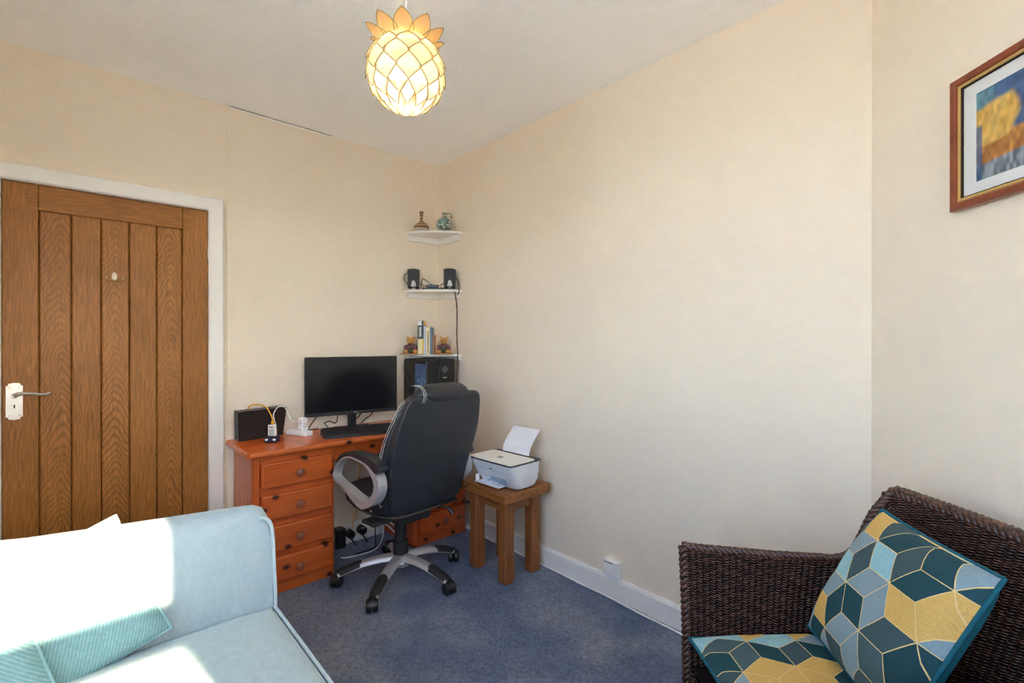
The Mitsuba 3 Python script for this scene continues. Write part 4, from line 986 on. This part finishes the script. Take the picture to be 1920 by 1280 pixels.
# ------------------------------------------------------------------ wicker armchair
wa = thing('wicker_armchair', 'dark brown woven wicker armchair by the slanted wall', 'armchair')
# local axes: a = to the right (chair back side), b = away (far arm); heights are real
def W(a, b, z):
    x, y = cam2w(a, b); return np.array([x, y, z])
def grid_surface(fn, nu, nv):
    return np.array([[fn(u, v) for u in np.linspace(0, 1, nu)] for v in np.linspace(0, 1, nv)])
def weave(fn, nrm, rows, stakes, r=.0024, amp=.0036):
    """horizontal strands passing before and behind upright stakes; fn(u, v) -> point, nrm -> outward side"""
    ms = []
    nu = stakes * 5
    us = np.linspace(0, 1, nu)
    for k in range(rows):
        v = (k + .5) / rows
        wv = amp * (np.sin(us * stakes * 2 * PI) * 1.25 + .30 * np.sin(us * stakes * PI + PI * k))
        ps = np.array([fn(u, v) + nrm(u, v) * w for u, w in zip(us, wv)])
        ps[:, 2] += .0008 * np.sin(us * 37 + k)
        ms.append(sweep(ps, r, 4))
    return trimesh.util.concatenate(ms)
A0, B0, B1 = .452, 1.222, .752       # front edge, far arm, near arm (inner faces)
def arm_top(a):                      # height of the arm's top edge
    return float(np.interp(a, [.44, .50, .70, .88, .93, .965, 1.0], [.722, .714, .697, .688, .735, .800, .858]))
def back_a(z): return float(np.interp(z, [0.05, .42, .60, .872], [.90, .905, .945, 1.030]))
def side(b, sgn):
    def fn(u, v):
        z0 = .06
        zt = arm_top(A0 + u * .56)
        z = z0 + v * (zt - z0)
        a1 = back_a(min(z, .86))
        a = A0 + u * (a1 - A0)
        zt = arm_top(min(a, 1.02)); z = z0 + v * (zt - z0)
        flare = .030 * max(0, (z - .45) / .3) ** 1.5
        return W(a, b + sgn * flare, z)
    return fn
def nr(sgn):
    n = W(0, sgn, 0); n = n / np.linalg.norm(n)
    return lambda u, v: n
def slab(fn, nrm, t, nu=24, nv=24):
    g = grid_surface(fn, nu, nv)
    n = nrm(0, 0)
    a = g - n * t / 2; b = g + n * t / 2
    idx = np.arange(nu * nv).reshape(nv, nu)
    q = np.stack([idx[:-1, :-1], idx[:-1, 1:], idx[1:, 1:], idx[1:, :-1]], -1).reshape(-1, 4)
    F = np.vstack([q[:, [0, 1, 2]], q[:, [0, 2, 3]]])
    m = trimesh.Trimesh(np.vstack([a.reshape(-1, 3), b.reshape(-1, 3)]), np.vstack([F[:, ::-1], F + nu * nv]), process=False)
    return m
def braid(pts, R=.0085, r=.0065, turns=40):
    p = spline(pts, 24)
    d = np.concatenate([[0], np.cumsum(np.linalg.norm(np.diff(p, axis=0), axis=1))])
    n = int(d[-1] / .004)
    q = np.stack([np.interp(np.linspace(0, d[-1], n), d, p[:, i]) for i in range(3)], 1)
    t = np.gradient(q, axis=0); t /= np.linalg.norm(t, axis=1, keepdims=True)
    u = np.cross(t, [0.3, 0.2, 1.0]); u /= np.linalg.norm(u, axis=1, keepdims=True); w = np.cross(t, u)
    ang = np.linspace(0, d[-1] / .045 * 2 * PI, n)
    return trimesh.util.concatenate([sweep(q + R * (np.cos(ang + o)[:, None] * u + np.sin(ang + o)[:, None] * w), r, 6) for o in (0, 2 * PI / 3, 4 * PI / 3)])
for b, sg in ((B0, 1), (B1, -1)):
    fn = side(b, sg)
    k = add(wa + '__arm_panel', slab(fn, nr(sg), .012), 'mat_wicker_core', True)
    tag(add(k + '__weave', weave(fn, lambda u, v, n=nr(-sg)(0, 0): n * 1.0, 110, 30), 'mat_wicker', True), kind='stuff')
    tag(add(k + '__outer_weave', cat(*[at(weave(fn, lambda u, v, n=nr(sg)(0, 0): n * 1.0, 100, 30), mat4(tuple(nr(sg)(0, 0) * .010)))]), 'mat_wicker', True), kind='stuff')
    scene[k + '__weave'] = mikit.ply(at(weave(fn, lambda u, v, n=nr(-sg)(0, 0): n * 1.0, 110, 30), mat4(tuple(nr(-sg)(0, 0) * .010))), 'mat_wicker', True)
    top_pts = [fn(u, 1.0) for u in np.linspace(0, 1, 14)]
    add(k + '__braid', cat(braid([fn(0, v) for v in np.linspace(0, 1, 8)] , .0075, .006), braid(top_pts, .0085, .0068)), 'mat_wicker', True)
def back_fn(u, v):
    z = .06 + v * (.860 - .06)
    b = B1 + u * (B0 - B1)
    fl = .030 * max(0, (z - .45) / .3) ** 1.5
    b = (B1 - fl) + u * (B0 - B1 + 2 * fl)
    bow = .03 * (1 - (2 * u - 1) ** 2)
    return W(back_a(z) + bow * .6, b, z)
nb = W(-1, 0, 0); nb = nb / np.linalg.norm(nb)
kb_ = add(wa + '__back_rest', slab(back_fn, lambda u, v: nb, .014), 'mat_wicker_core', True)
tag(add(kb_ + '__weave', at(weave(back_fn, lambda u, v: nb, 140, 30), mat4(tuple(nb * .011))), 'mat_wicker', True), kind='stuff')
tag(add(kb_ + '__outer_weave', at(weave(back_fn, lambda u, v: -nb, 100, 30), mat4(tuple(-nb * .011))), 'mat_wicker', True), kind='stuff')
add(kb_ + '__braid', braid([back_fn(u, 1.0) for u in np.linspace(0, 1, 10)], .011, .0085), 'mat_wicker', True)
def front_fn(u, v): return W(A0 + .015, B1 + u * (B0 - B1), .06 + v * .36)
add(wa + '__front_apron', slab(front_fn, lambda u, v: nb, .012, 8, 8), 'mat_wicker_core', True)
tag(add(wa + '__front_apron__weave', at(weave(front_fn, lambda u, v: nb, 60, 26), mat4(tuple(nb * .010))), 'mat_wicker', True), kind='stuff')
def deck_fn(u, v): return W(A0 + .01 + v * .44, B1 + u * (B0 - B1), .42)
gd = grid_surface(deck_fn, 6, 6); 
dkm = slab(deck_fn, lambda u, v: np.array([0, 0, 1.0]), .02, 6, 6)
add(wa + '__seat_deck', dkm, 'mat_wicker_core', False)
for a in (A0 + .02, .89):
    for b in (B0 - .02, B1 + .02):
        x, y = cam2w(a, b); add(wa + '__foot', at(cyl(.018, 0, .07, 14), mat4((x, y, 0))), 'mat_wicker_core')
# its two cushions
ax = W(1, 0, 0); bx_ = W(0, 1, 0); zz_ = np.array([0, 0, 1.0])
pillow('patterned_cushion', 'teal and gold geometric cushion lying flat as the armchair seat', .205, .085, frame3(W(.652, .985, .520), bx_ * -1.0, ax + zz_ * .02), 'mat_cube_print', 'mat_teal_cloth', pinch=.03, uoff=(.31, .17), rot=PI / 2)
pillow('patterned_cushion', 'teal and gold geometric cushion propped against the armchair back', .17, .115, frame3(W(.790, .991, .707), W(.838, .813, .858) - W(.885, 1.113, .857), W(.885, 1.113, .857) - W(.725, 1.136, .567)), 'mat_cube_print', 'mat_teal_cloth', pinch=.03, uoff=(.05, .09), rot=PI / 2)
